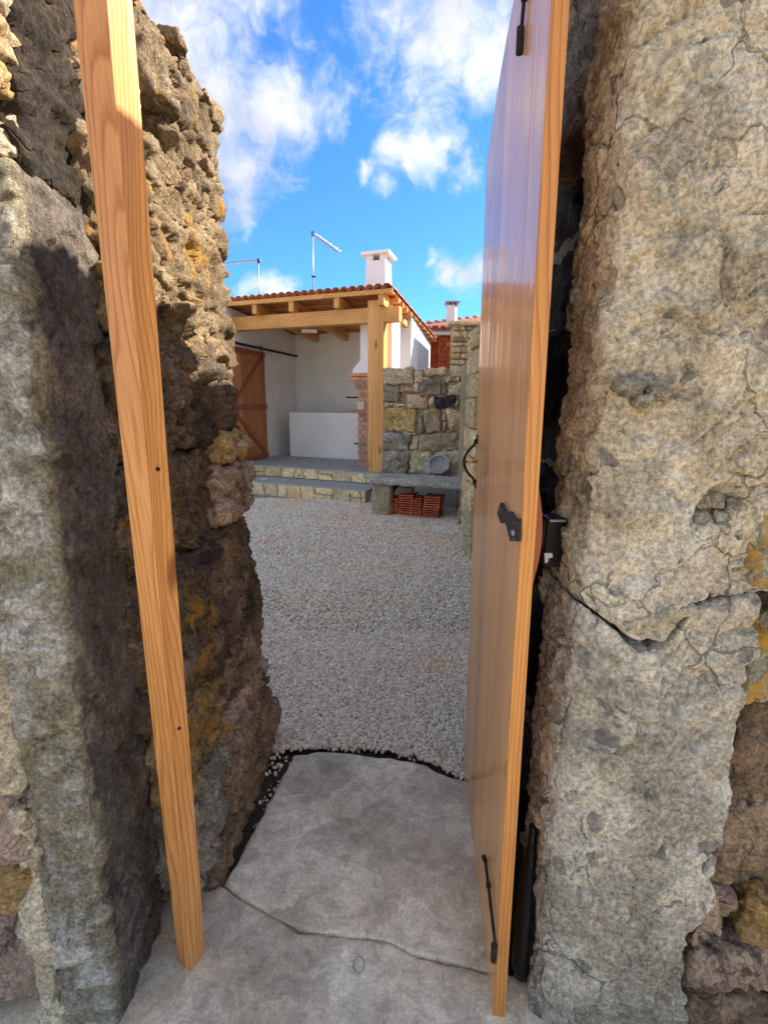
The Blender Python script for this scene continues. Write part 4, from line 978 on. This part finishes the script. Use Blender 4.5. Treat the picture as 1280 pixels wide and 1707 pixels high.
# sliding barn door on the side wall: width runs along S
WP = (Cc+np.array([S[1], -S[0]])*.03, S)      # plane just in front of the wall (towards the porch)
nrm = np.array([S[1], -S[0]])
def W_at(px, py): return at(px, py, plane=(Cc+nrm*.03, S))
kof = lambda px: float((W_at(px, 680)[:2]-Cc) @ S)
k0, k1 = kof(381), kof(443); zt0, zt1 = FZ+.02, float(W_at(441, 588)[2])
sdoor = empty('sliding_door', (*(Cc+S*k0), FZ), None, None); WPOS[sdoor.name] = np.array([*(Cc+S*k0), FZ]); sdoor.parent = house; sdoor.location = Vector(WPOS[sdoor.name]-wpos_of(house))
def wbox(name, ka, kb, d0, d1, z0, z1, m, par, skew=0, bevel=.003):
    P = []
    for z, sh in ((z0, 0), (z1, skew)):
        for kk, dd in ((ka+sh, d1), (kb+sh, d1), (kb+sh, d0), (ka+sh, d0)): P.append((*(Cc+S*kk+nrm*dd), z))
    return hexa(name, P, m, par, bevel)
npl = 6
for i in range(npl):
    ka = k0+(k1-k0)*i/npl; wbox('plank', ka+.002, k0+(k1-k0)*(i+1)/npl-.002, .02, .045, zt0, zt1, M['barn'], sdoor)
zm = float(W_at(430, 678)[2])
rr_ = .085
for z_ in (zt0, zm-rr_/2, zt1-rr_): wbox('rail', k0+.001, k1-.001, .0455, .066, z_, z_+rr_, M['barnred'], sdoor)
def diag(z0, z1, ka, kb):
    w2 = .055
    P = []
    for d_ in (.0457, .064):
        P += [(*(Cc+S*(ka-w2)+nrm*d_), z0), (*(Cc+S*(ka+w2)+nrm*d_), z0), (*(Cc+S*(kb+w2)+nrm*d_), z1), (*(Cc+S*(kb-w2)+nrm*d_), z1)]
    F = [(0, 1, 2, 3), (7, 6, 5, 4), (0, 4, 5, 1), (1, 5, 6, 2), (2, 6, 7, 3), (3, 7, 4, 0)]
    mesh_obj('brace', P, F, M['barnred'], sdoor)
diag(zm+rr_/2, zt1-rr_, k0+.10, k1-.10); diag(zt0+rr_, zm-rr_/2, k1-.10, k0+.10)
zr = zt1+.06
wbox('door_rail', k0-.5, -.02, .05, .062, zr-.02, zr+.02, M['iron'], house)
for kk in (k0+.12, k1-.14):
    wbox('hanger', kk-.018, kk+.018, .063, .070, zt1-.16, zr+.05, M['iron'], sdoor)
# lamp under the roof
q = at(516, 551, Y=9.0); lv = at(505, 551, Y=9.0)
P = [(x+.13*(1 if i in (1, 2) else -1)*0+dx, y+dy, z+dz) for i, (x, y, z, dx, dy, dz) in enumerate([])]
lamp = hexa('ceiling_lamp', box_v((q[0]-.13, q[1]-.05, q[2]-.035), (q[0]+.13, q[1]+.05, q[2]+.02)), M['white2'], house, bevel=.01)

# antennas
def antenna(px, top, base, Y, boomend, label, el):
    p1 = at(px, top, Y=Y); p0 = at(px, base, Y=Y); r = .014
    an = empty('tv_antenna', p0, label, 'antenna', 'television antennas behind the roof')
    WPOS[an.name] = np.array(p0)
    tube('mast', [p0-np.array([0, 0, .8]), p1], r, M['galv'], an, seg=8)
    e = np.array(boomend); d = e-p1; L_ = np.linalg.norm(d); d /= L_
    tube('boom', [p1-d*.08, e], .016, M['galv'], an, seg=6)
    side_ = np.cross(d, (0, 0, 1)); side_ /= np.linalg.norm(side_)
    n_ = 14
    for i in range(n_):
        c = p1+d*L_*(i+.6)/n_; l = .07+.015*(i % 3); tube('element', [c-side_*l, c+side_*l], .006, M['galv'], an, seg=5)
    tube('clamp', [p1-np.array([0, 0, .06]), p1+np.array([0, 0, .04])], .03, M['iron'], an, seg=8)
    return an
a1 = antenna(521.5, 389, 492, 13.0, at(564, 419, Y=11.2), 'tall thin antenna mast with a boom slanting right', 1)
q = at(523, 461, Y=13.0); tube('mast_clamp', [q-np.array([.05, 0, 0]), q+np.array([.05, 0, 0])], .022, M['iron'], a1, seg=6)
antenna(431, 434, 500, 13.5, at(372, 439.5, Y=14.5), 'shorter antenna mast with a level boom pointing left', 1)

# ------------------------------------------------------------------ rubble wall facing the gate, to the right of the porch
W0 = at(637, 700, Y=7.38)[:2]
wall = empty('stone_wall', (*W0, 0), 'rubble courtyard wall of mixed coloured stones behind the stone bench', 'wall')
WPOS[wall.name] = np.array([*W0, 0])
nE = np.array([-E[1], E[0]])
wa = lambda px, py: at(px, py, plane=(W0, E))
ztop = float(wa(700, 614)[2]); aR_ = float((wa(786, 700)[:2]-W0) @ E)
def wq(u, d, z): return (*(W0+E*u+nE*d), z)
P = [wq(0.0, .03, -.05), wq(aR_+.5, .03, -.05), wq(aR_+.5, .40, -.05), wq(0, .40, -.05), wq(0, .03, ztop-.02), wq(aR_+.5, .03, ztop-.02), wq(aR_+.5, .40, ztop-.02), wq(0, .40, ztop-.02)]
hexa('mortar_core', P, M['w_mort'], wall)
ST = [(395, 62, 638, 203, 'w_tan'), (642, 88, 716, 185, 'w_tan'), (722, 62, 905, 133, 'w_pink'), (935, 60, 1104, 155, 'w_grey'), (390, 212, 528, 345, 'w_dark'),
      (532, 215, 642, 262, 'w_pink'), (678, 155, 870, 292, 'w_dark'), (912, 188, 1104, 292, 'w_grey'), (575, 275, 758, 400, 'w_pink'), (808, 303, 985, 392, 'w_black'),
      (1012, 308, 1104, 392, 'w_black'), (390, 390, 660, 588, 'w_ochre'), (722, 408, 866, 590, 'w_olive'), (915, 405, 1100, 588, 'w_pink'), (668, 455, 716, 590, 'w_olive'),
      (388, 600, 612, 742, 'w_mot'), (620, 620, 680, 738, 'w_tan'), (688, 605, 1100, 742, 'w_olive'), (388, 748, 600, 925, 'w_mot'), (603, 750, 790, 925, 'w_grey'), (796, 748, 1100, 925, 'w_grey'),
      (870, 165, 912, 290, 'w_dark'), (868, 405, 908, 498, 'w_tan'), (870, 505, 908, 590, 'w_tan'), (720, 138, 765, 165, 'w_pink'), (765, 300, 804, 375, 'w_tan'), (985, 322, 1010, 380, 'w_tan'),
      (400, 350, 480, 380, 'w_tan'), (485, 352, 565, 385, 'w_pink'), (582, 405, 655, 430, 'w_pink'), (560, 592, 660, 612, 'w_tan'), (910, 140, 1020, 182, 'w_pink'), (1025, 160, 1100, 182, 'w_tan'),
      (645, 190, 680, 262, 'w_tan'), (725, 170, 700+30, 200, 'w_tan')]
for i, (x0, y0, x1, y1, mm) in enumerate(ST[:-1]):
    p = wa(560+x0/4.923, 600+y1/4.923); q_ = wa(560+x1/4.923, 600+y0/4.923)
    u0 = float((p[:2]-W0) @ E); u1 = float((q_[:2]-W0) @ E); z0, z1 = float(p[2]), float(q_[2])
    g = .004; u0 += g; u1 -= g; z0 += g; z1 -= g
    big = min(u1-u0, z1-z0) > .12
    # build flat then turn onto the wall
    c = (u0+u1)/2; n_ = (max(4, int((u1-u0)/.022)), 4, max(4, int((z1-z0)/.022)))
    C, F = lattice(*n_); hh = np.array([(u1-u0)/2, .07, (z1-z0)/2]); r = hh.min()*.28
    Pp = C*hh; inn = np.clip(Pp, -(hh-r), hh-r); d = Pp-inn; L_ = np.linalg.norm(d, axis=1, keepdims=True); Nn = d/np.maximum(L_, 1e-9)
    Pp = inn+Nn*np.abs(d).max(axis=1, keepdims=True); Wl = Pp+[c, 0, (z0+z1)/2]
    dsp = .017*fbm(Wl*[6, 6, 6]+i*3.3, 4); f_, e_ = facets(Wl*9+i, i); dsp = dsp+.020*f_+.004*fbm(Wl*24+i, 3)
    Pp = Pp+Nn*dsp[:, None]; skew = random.uniform(-.22, .22); Pp[:, 0] += Pp[:, 2]*skew; Pp[:, 2] += Pp[:, 0]*random.uniform(-.10, .10)
    V = np.array([wq(c+x, .045+y, (z0+z1)/2+z) for x, y, z in Pp])
    mesh_obj('stone', V, F, M[mm], wall, smooth=True)
# small chinking stones between the big ones, one part
items = []
for i in range(420):
    u = random.uniform(.02, aR_); z = random.uniform(.55, ztop-.03); s1, s2 = random.uniform(.008, .026), random.uniform(.006, .016)
    c = np.array(wq(u, .028, z)); V = [c+np.array([*(E*a), 0])+np.array([*(nE*b), 0])+np.array([0, 0, d]) for a, b, d in ((-s1, 0, -s2), (s1, 0, -s2*.7), (s1*.8, 0, s2), (-s1*.7, 0, s2*.8), (0, -.02, 0))]
    items.append((V, [(0, 1, 4), (1, 2, 4), (2, 3, 4), (3, 0, 4)]))
V, F = join_vf(items); mesh_obj('pinning_stones', V, F, M['w_tan'], wall)['kind'] = 'stuff'
# pale render panel and dark recess below the bench top
p, q_ = wa(684, 845), wa(766, 803)
u0, u1 = [float((x[:2]-W0) @ E) for x in (p, q_)]
P = [wq(u0, -.02, -.02), wq(u1, -.02, -.02), wq(u1, .04, -.02), wq(u0, .04, -.02), wq(u0, -.02, .5), wq(u1, -.02, .5), wq(u1, .04, .5), wq(u0, .04, .5)]
hexa('render_panel', P, M['grout'], wall)

# ------------------------------------------------------------------ stone bench
bt = .495
f0 = at(615, 796, z=bt)[:2]; f1 = at(779, 806, z=bt)[:2]; k_ = (f1-f0); bl = np.linalg.norm(k_); be = k_/bl; bn = np.array([-be[1], be[0]])
bench = empty('stone_bench', (*((f0+f1)/2), 0), 'long rough grey stone slab bench against the rubble wall', 'bench')
WPOS[bench.name] = np.array([*((f0+f1)/2), 0])
def oriented(name, u0, u1, d0, d1, z0, z1, m, parent, res=.03, amp=.012, fac=.01, seed=1, pw=6, fs=9):
    C, F = lattice(max(3, int((u1-u0)/res)), max(3, int((d1-d0)/res)), max(3, int((z1-z0)/res)))
    hh = np.array([(u1-u0)/2, (d1-d0)/2, (z1-z0)/2]); r = hh.min()*2/pw; Pp = C*hh; inn = np.clip(Pp, -(hh-r), hh-r); d = Pp-inn
    L_ = np.linalg.norm(d, axis=1, keepdims=True); Nn = d/np.maximum(L_, 1e-9); Pp = inn+Nn*np.abs(d).max(axis=1, keepdims=True)
    Wl = Pp+[(u0+u1)/2, (d0+d1)/2, (z0+z1)/2]; f_, e_ = facets(Wl*fs+seed, seed); Wl = Wl+Nn*(amp*fbm(Wl*7+seed, 4)+fac*f_)[:, None]
    V = np.c_[f0+Wl[:, :1]*be+Wl[:, 1:2]*bn, Wl[:, 2]]; return mesh_obj(name, V, F, m, parent, smooth=True)
oriented('bench_top', 0, bl+.05, 0, .56, bt-.085, bt-.002, M['benchst'], bench, res=.022, amp=.006, fac=.008, seed=5, pw=5)
oriented('leg', .0, .27, .06, .50, -.04, bt-.085, M['benchleg'], bench, seed=7)
oriented('leg', bl-.12, bl+.1, .10, .50, -.04, bt-.085, M['benchleg'], bench, seed=8)

# octagonal stone basin leaning on the bench
bc = at(725, 793, z=bt)
bas = empty('stone_basin', bc, 'small blue-grey octagonal stone basin tipped on its side on the bench top', 'basin'); WPOS[bas.name] = np.array(bc)
Rb = .155; tilt = R_(24)
def bp(x, y, z):   # local: x right, y depth (axis), z up ; tipped back
    yy = y*math.cos(tilt)+z*math.sin(tilt); zz = z*math.cos(tilt)-y*math.sin(tilt)
    q = bc[:2]+be*x+bn*(yy+.10); return (*q, bt+zz+.012)
V = []; F = []; n = 8; cz_ = Rb*.90
rings = [(.98, .10, 0), (1, .0, 0), (.80, -.004, 0), (.72, .035, 0), (.40, .055, 0)]
for rr, y, _ in rings:
    for j in range(n*3):
        a = 2*math.pi*j/(n*3); oc = math.cos(math.pi/8)/math.cos((a % (math.pi/4))-math.pi/8); a += math.pi/8
        if rr < .75: oc = .97
        V.append(bp(Rb*rr*oc*math.cos(a)*1.05, y+.004*perlin(np.array([[j*.7, rr*9, 1.]]))[0], cz_+Rb*rr*oc*math.sin(a)*.95))
m_ = n*3
for i in range(len(rings)-1):
    for j in range(m_): F.append((i*m_+j, i*m_+(j+1) % m_, (i+1)*m_+(j+1) % m_, (i+1)*m_+j))
F.append(tuple(range(m_))[::-1]); F.append(tuple(range(4*m_, 5*m_)))
mesh_obj('basin_body', V, F, M['basin'], bas)

# stacks of clay tiles under the bench, each tile its own thing
def clay_tile(u, d, z, w, dp_, t, ang, label, proto=[None], tall=False):
    V = []; F = []
    ca, sa = math.cos(ang), math.sin(ang)
    O = f0+be*u+bn*d
    if proto[0] is None:
        loc = []
        for x, y, zz in ((-.5, 0, 0), (.5, 0, 0), (.5, 1, 0), (-.5, 1, 0), (-.5, 0, 1), (-.3, 0, .55), (.3, 0, .55), (.5, 0, 1), (.5, 1, 1), (.3, 1, .55), (-.3, 1, .55), (-.5, 1, 1)): loc.append((x*.15, y*.22, zz*.026))
        Fc = [(0, 1, 6, 5), (0, 5, 4), (1, 7, 6), (3, 10, 9, 2), (3, 11, 10), (2, 9, 8), (0, 3, 2, 1), (4, 5, 10, 11), (5, 6, 9, 10), (6, 7, 8, 9), (0, 4, 11, 3), (1, 2, 8, 7)]
        me_ = bpy.data.meshes.new('clay_tile'); me_.from_pydata(loc, [], Fc); me_.materials.append(M['newtile']); proto[0] = me_
    o = bpy.data.objects.new('clay_tile', proto[0]); COL.objects.link(o)
    o.location = Vector((O[0], O[1], z)); o.scale = (w/.15, dp_/.22, t/.026); o.rotation_euler = (0, 0, math.atan2(be[1], be[0])+ang)
    tag(o, label, 'tile', 'clay tiles stacked under the bench')
cols = [(646, 663, 846, 'leftmost'), (664, 688, 840, 'second'), (690, 702, 846, 'third'), (703, 730, 843, 'rightmost')]
for ci, (xa, xb, ytop, nm) in enumerate(cols):
    dd = .14
    ua = float((at(xa, 850, plane=(f0+bn*dd, be))[:2]-f0-bn*dd) @ be); ub = float((at(xb, 850, plane=(f0+bn*dd, be))[:2]-f0-bn*dd) @ be)
    ht = float(at((xa+xb)/2, ytop-16, plane=(f0+bn*dd, be))[2]); z = .012; t = .031; n_ = max(6, int(round((ht-z)/t)))
    for j in range(n_):
        rk = ['topmost', 'second from the top', 'third from the top', 'fourth from the top', 'fifth from the top', 'sixth from the top', 'seventh from the top', 'eighth from the top', 'ninth from the top', 'tenth from the top'][n_-1-j]
        if j == 0: rk = 'bottom one'
        clay_tile((ua+ub)/2+random.uniform(-.006, .006)+(.01*j/3 if ci == 3 else 0), dd+random.uniform(-.008, .008), z+j*t, (ub-ua)*.97, .24, t*.93, random.uniform(-.03, .03),
                  'red clay tile, %s in the %s column under the stone bench' % (rk, nm))
    if ci == 1:
        tc = (ua+ub)/2-.03; topz = z+n_*t
        o = oriented('broken_stone', tc-.10, tc+.10, dd-.01, dd+.15, topz-.002, topz+.075, M['w_dark'], None, res=.03, amp=.02, fac=.03, seed=14, pw=3, fs=14)
        tag(o, 'broken grey lump of stone lying on top of the left tile stack', 'stone')
# dark wedge by the right foot of the bench
q = at(768, 876, z=0); s_ = .07
V = [(q[0]-.045, q[1]+.05, -.005), (q[0]+.02, q[1]-.03, -.005), (q[0]+.055, q[1]+.02, -.005), (q[0]+.03, q[1]+.08, -.005), (q[0]+.04, q[1]+.01, .14), (q[0]+.055, q[1]+.05, .15)]
o = mesh_obj('slate_shard', V, [(0, 1, 4), (1, 2, 5, 4), (2, 3, 5), (3, 0, 4, 5), (0, 3, 2, 1)], M['iron']); tag(o, 'black pointed slate shard leaning by the right end of the bench', 'shard')

# ------------------------------------------------------------------ ashlar side wall on the right of the courtyard
px_ = .797
sw = empty('stone_wall', (px_, 4.6, 0), 'squared tan block wall along the right side of the courtyard, just left of the door handle', 'wall')
WPOS[sw.name] = np.array([px_, 4.6, 0])
hexa('mortar_core', [(px_+.03, 4.63, -.05), (px_+.6, 4.63, -.05), (px_+.85, 7.3, -.05), (1.0, 7.0, -.05), (px_+.03, 4.63, 2.0), (px_+.6, 4.63, 2.0), (px_+.85, 7.3, 1.85), (1.0, 7.0, 1.85)], M['w_mort'], sw)
ys = [936, 895, 855, 808, 766, 716, 663, 621, 577, 541]
for i, (ya, yb) in enumerate(zip(ys[:-1], ys[1:])):
    z0 = max(at(784, ya, Y=4.6)[2], -.03) if i else -.04; z1 = at(784, yb, Y=4.6)[2]
    ww = [.3, .34, .28][i % 3]; xo = .012*math.sin(i*2.1)
    rock('ashlar_block', (px_+xo-.004, 4.58, z0+.004), (px_+ww, 4.98, z1-.004), M['ash'], sw, res=.022, pw=14, amp=.004, fac=.005, fscale=9, seed=600+i, fine=.002)
    rock('ashlar_block', (px_+ww+.008, 4.585, z0+.004), (px_+ww+.3, 4.98, z1-.004), M['ash'], sw, res=.05, pw=9, amp=.005, fac=.006, fscale=9, seed=650+i, fine=.002)
    x2 = px_+.07; rock('ashlar_block', (x2, 4.99, z0+.004), (x2+.3, 5.7, z1-.004), M['ash'], sw, res=.06, pw=9, amp=.005, fac=.005, fscale=9, seed=700+i, fine=.002)
# the wall carries on from its end towards the gate, unseen behind the door; raised for its shade
w2 = empty('stone_wall', (.9, 3.2, 0), 'unseen stretch of courtyard wall behind the open door, made tall for shade', 'wall'); WPOS[w2.name] = np.array([.9, 3.2, 0])
prism('wall_body', [(.95, 1.93), (1.3, 1.93), (1.45, 4.57), (1.0, 4.57)], -.05, 2.75, M['w_tan'], w2)

# ------------------------------------------------------------------ behind: dark orange brick bay, high rubble wall, neighbour's roof and chimney
nb_ = empty('neighbour_house', (1.6, 12.5, 0), 'neighbouring house with red tile roof behind the rubble wall', 'house'); WPOS[nb_.name] = np.array([1.6, 12.5, 0])
YB = 12.5
fa = lambda px, py, Y=YB: at(px, py, Y=Y)
x0, x1 = fa(716, 600)[0], fa(830, 600)[0]; zb = fa(750, 560)[2]
hexa('wall', box_v((x0-.6, YB+.25, -.05), (x1+2, YB+.45, fa(750, 548)[2])), M['oldbrick'], nb_)
hexa('pillar', box_v((fa(731, 600)[0], YB-.06, -.05), (fa(752, 600)[0], YB+.2, zb-.02)), M['oldbrick'], nb_, label='orange brick pillar')
# brick courses on the pillar
for r_ in range(9):
    z0 = fa(740, 612)[2]+r_*.115
    for c_ in range(2):
        xa = fa(731, 600)[0]+.155*c_+(.04 if r_ % 2 else 0); 
        if z0+.1 < zb: hexa('brick', box_v((xa, YB-.085, z0), (xa+.14, YB-.059, z0+.10)), M['oldbrick'], nb_)
hexa('eave', box_v((x0-.6, YB-.25, zb), (x1+2, YB+.3, fa(750, 551)[2])), M['whitepl'], nb_)
# pitched roof rising away and to the right
zl, zr_ = fa(718, 550)[2], fa(718, 550)[2]
rf = [(x0-.6, YB-.3, zl+.002), (x1+2, YB-.3, zl+.002), (x1+2, YB+1.6, fa(800, 528, YB+1.6)[2]+.25), (x0-.6, YB+1.6, fa(717, 543, YB+1.6)[2])]
V = rf+[(a, b, c-.06) for a, b, c in rf]; mesh_obj('roof', V, [(0, 1, 2, 3), (7, 6, 5, 4), (0, 4, 5, 1), (1, 5, 6, 2), (2, 6, 7, 3), (3, 7, 4, 0)], M['oldtile'], nb_)
items = []
for i in range(26):
    xs = x0-.5+i*.2; 
    za = lambda t: (1-t)*(zl+.01)+t*(rf[3][2]+(rf[2][2]-rf[3][2])*(xs-rf[3][0])/(rf[2][0]-rf[3][0])+.01)
    V, F = [], []
    for t in (0, 1):
        for j in range(6):
            an = math.pi*j/5; V.append((xs+.07*math.cos(an), YB-.34+t*1.95, za(t)+.05*math.sin(an)))
    for j in range(5): F.append((j, j+1, 7+j, 6+j))
    F.append(tuple(range(6))); items.append((V, F))
V, F = join_vf(items); mesh_obj('tile_rows', V, F, M['oldtile'], nb_)['kind'] = 'stuff'
YC = 13.2
c0, c1 = fa(742, 545, YC), fa(762, 509, YC)
hexa('chimney', [(c0[0], YC, zl-.2), (c1[0]-.04, YC, zl-.2), (c1[0]+.06, YC+.35, zl-.2), (c0[0]+.1, YC+.35, zl-.2), (c0[0]+.02, YC, c1[2]), (c1[0]-.05, YC, c1[2]), (c1[0]+.04, YC+.33, c1[2]), (c0[0]+.11, YC+.33, c1[2])], M['white'], nb_)
cz1 = c1[2]
for dx in (.03, .14, .25): hexa('chimney_pot_pier', box_v((c0[0]+dx, YC+.02, cz1), (c0[0]+dx+.05, YC+.30, cz1+.07)), M['concrete'], nb_)
hexa('chimney_cap', box_v((c0[0], YC-.02, cz1+.071), (c1[0]+.06, YC+.36, cz1+.10)), M['concrete'], nb_)
# high rubble wall
hw = empty('stone_wall', (2.0, 9.6, 0), 'high grey rubble wall stepping up behind the courtyard, left of the door', 'wall'); WPOS[hw.name] = np.array([2.0, 9.6, 0])
YW = 9.9
u0 = fa(752, 600, YW)[0]; z1a, z1b = fa(750, 541, YW)[2], fa(795, 546, YW)[2]
hexa('wall_body', box_v((u0+.02, YW+.02, -.05), (u0+1.7, YW+.4, z1a-.03)), M['w_mort'], hw)
zz = fa(750, 615, YW)[2]-.05
while zz < z1a-.02:
    hh_ = random.uniform(.07, .13); x = u0
    while x < u0+.75:
        ww = random.uniform(.10, .26); mm = random.choice(['w_tan', 'w_grey', 'w_dark', 'w_olive', 'w_grey', 'w_pink'])
        rock('stone', (x+.006, YW-.03, zz+.006), (x+ww-.006, YW+.08, min(zz+hh_, z1a)-.006), M[mm], hw, res=.05, pw=4, amp=.012, fac=.012, fscale=9, seed=int(x*90+zz*700) % 9000, fine=0)
        x += ww
    zz += hh_
rock('coping', (fa(746, 541, YW)[0], YW-.1, z1a-.01), (u0+.9, YW+.4, z1a+.05), M['w_grey'], hw, res=.05, pw=5, amp=.01, fac=.01, fscale=7, seed=801)

# unseen building added to shade the courtyard, hidden by the open door
ob = empty('shade_building', (1.6, 6.9, 0), 'unseen pale building added behind the open door to shade the courtyard', 'building'); WPOS[ob.name] = np.array([1.6, 6.9, 0])
prism('wall', [(1.60, 7.0), (3.4, 6.4), (4.0, 9.5), (2.2, 9.45)], -.05, 3.55, M['white'], ob)
prism('wall', [(2.45, 10.4), (4.1, 10.2), (4.8, 12.3), (2.95, 12.4)], -.05, 4.25, M['white'], ob)
prism('roof', [(1.55, 6.9), (3.5, 6.3), (4.1, 9.6), (2.15, 9.55)], 3.552, 3.62, M['tile'], ob)
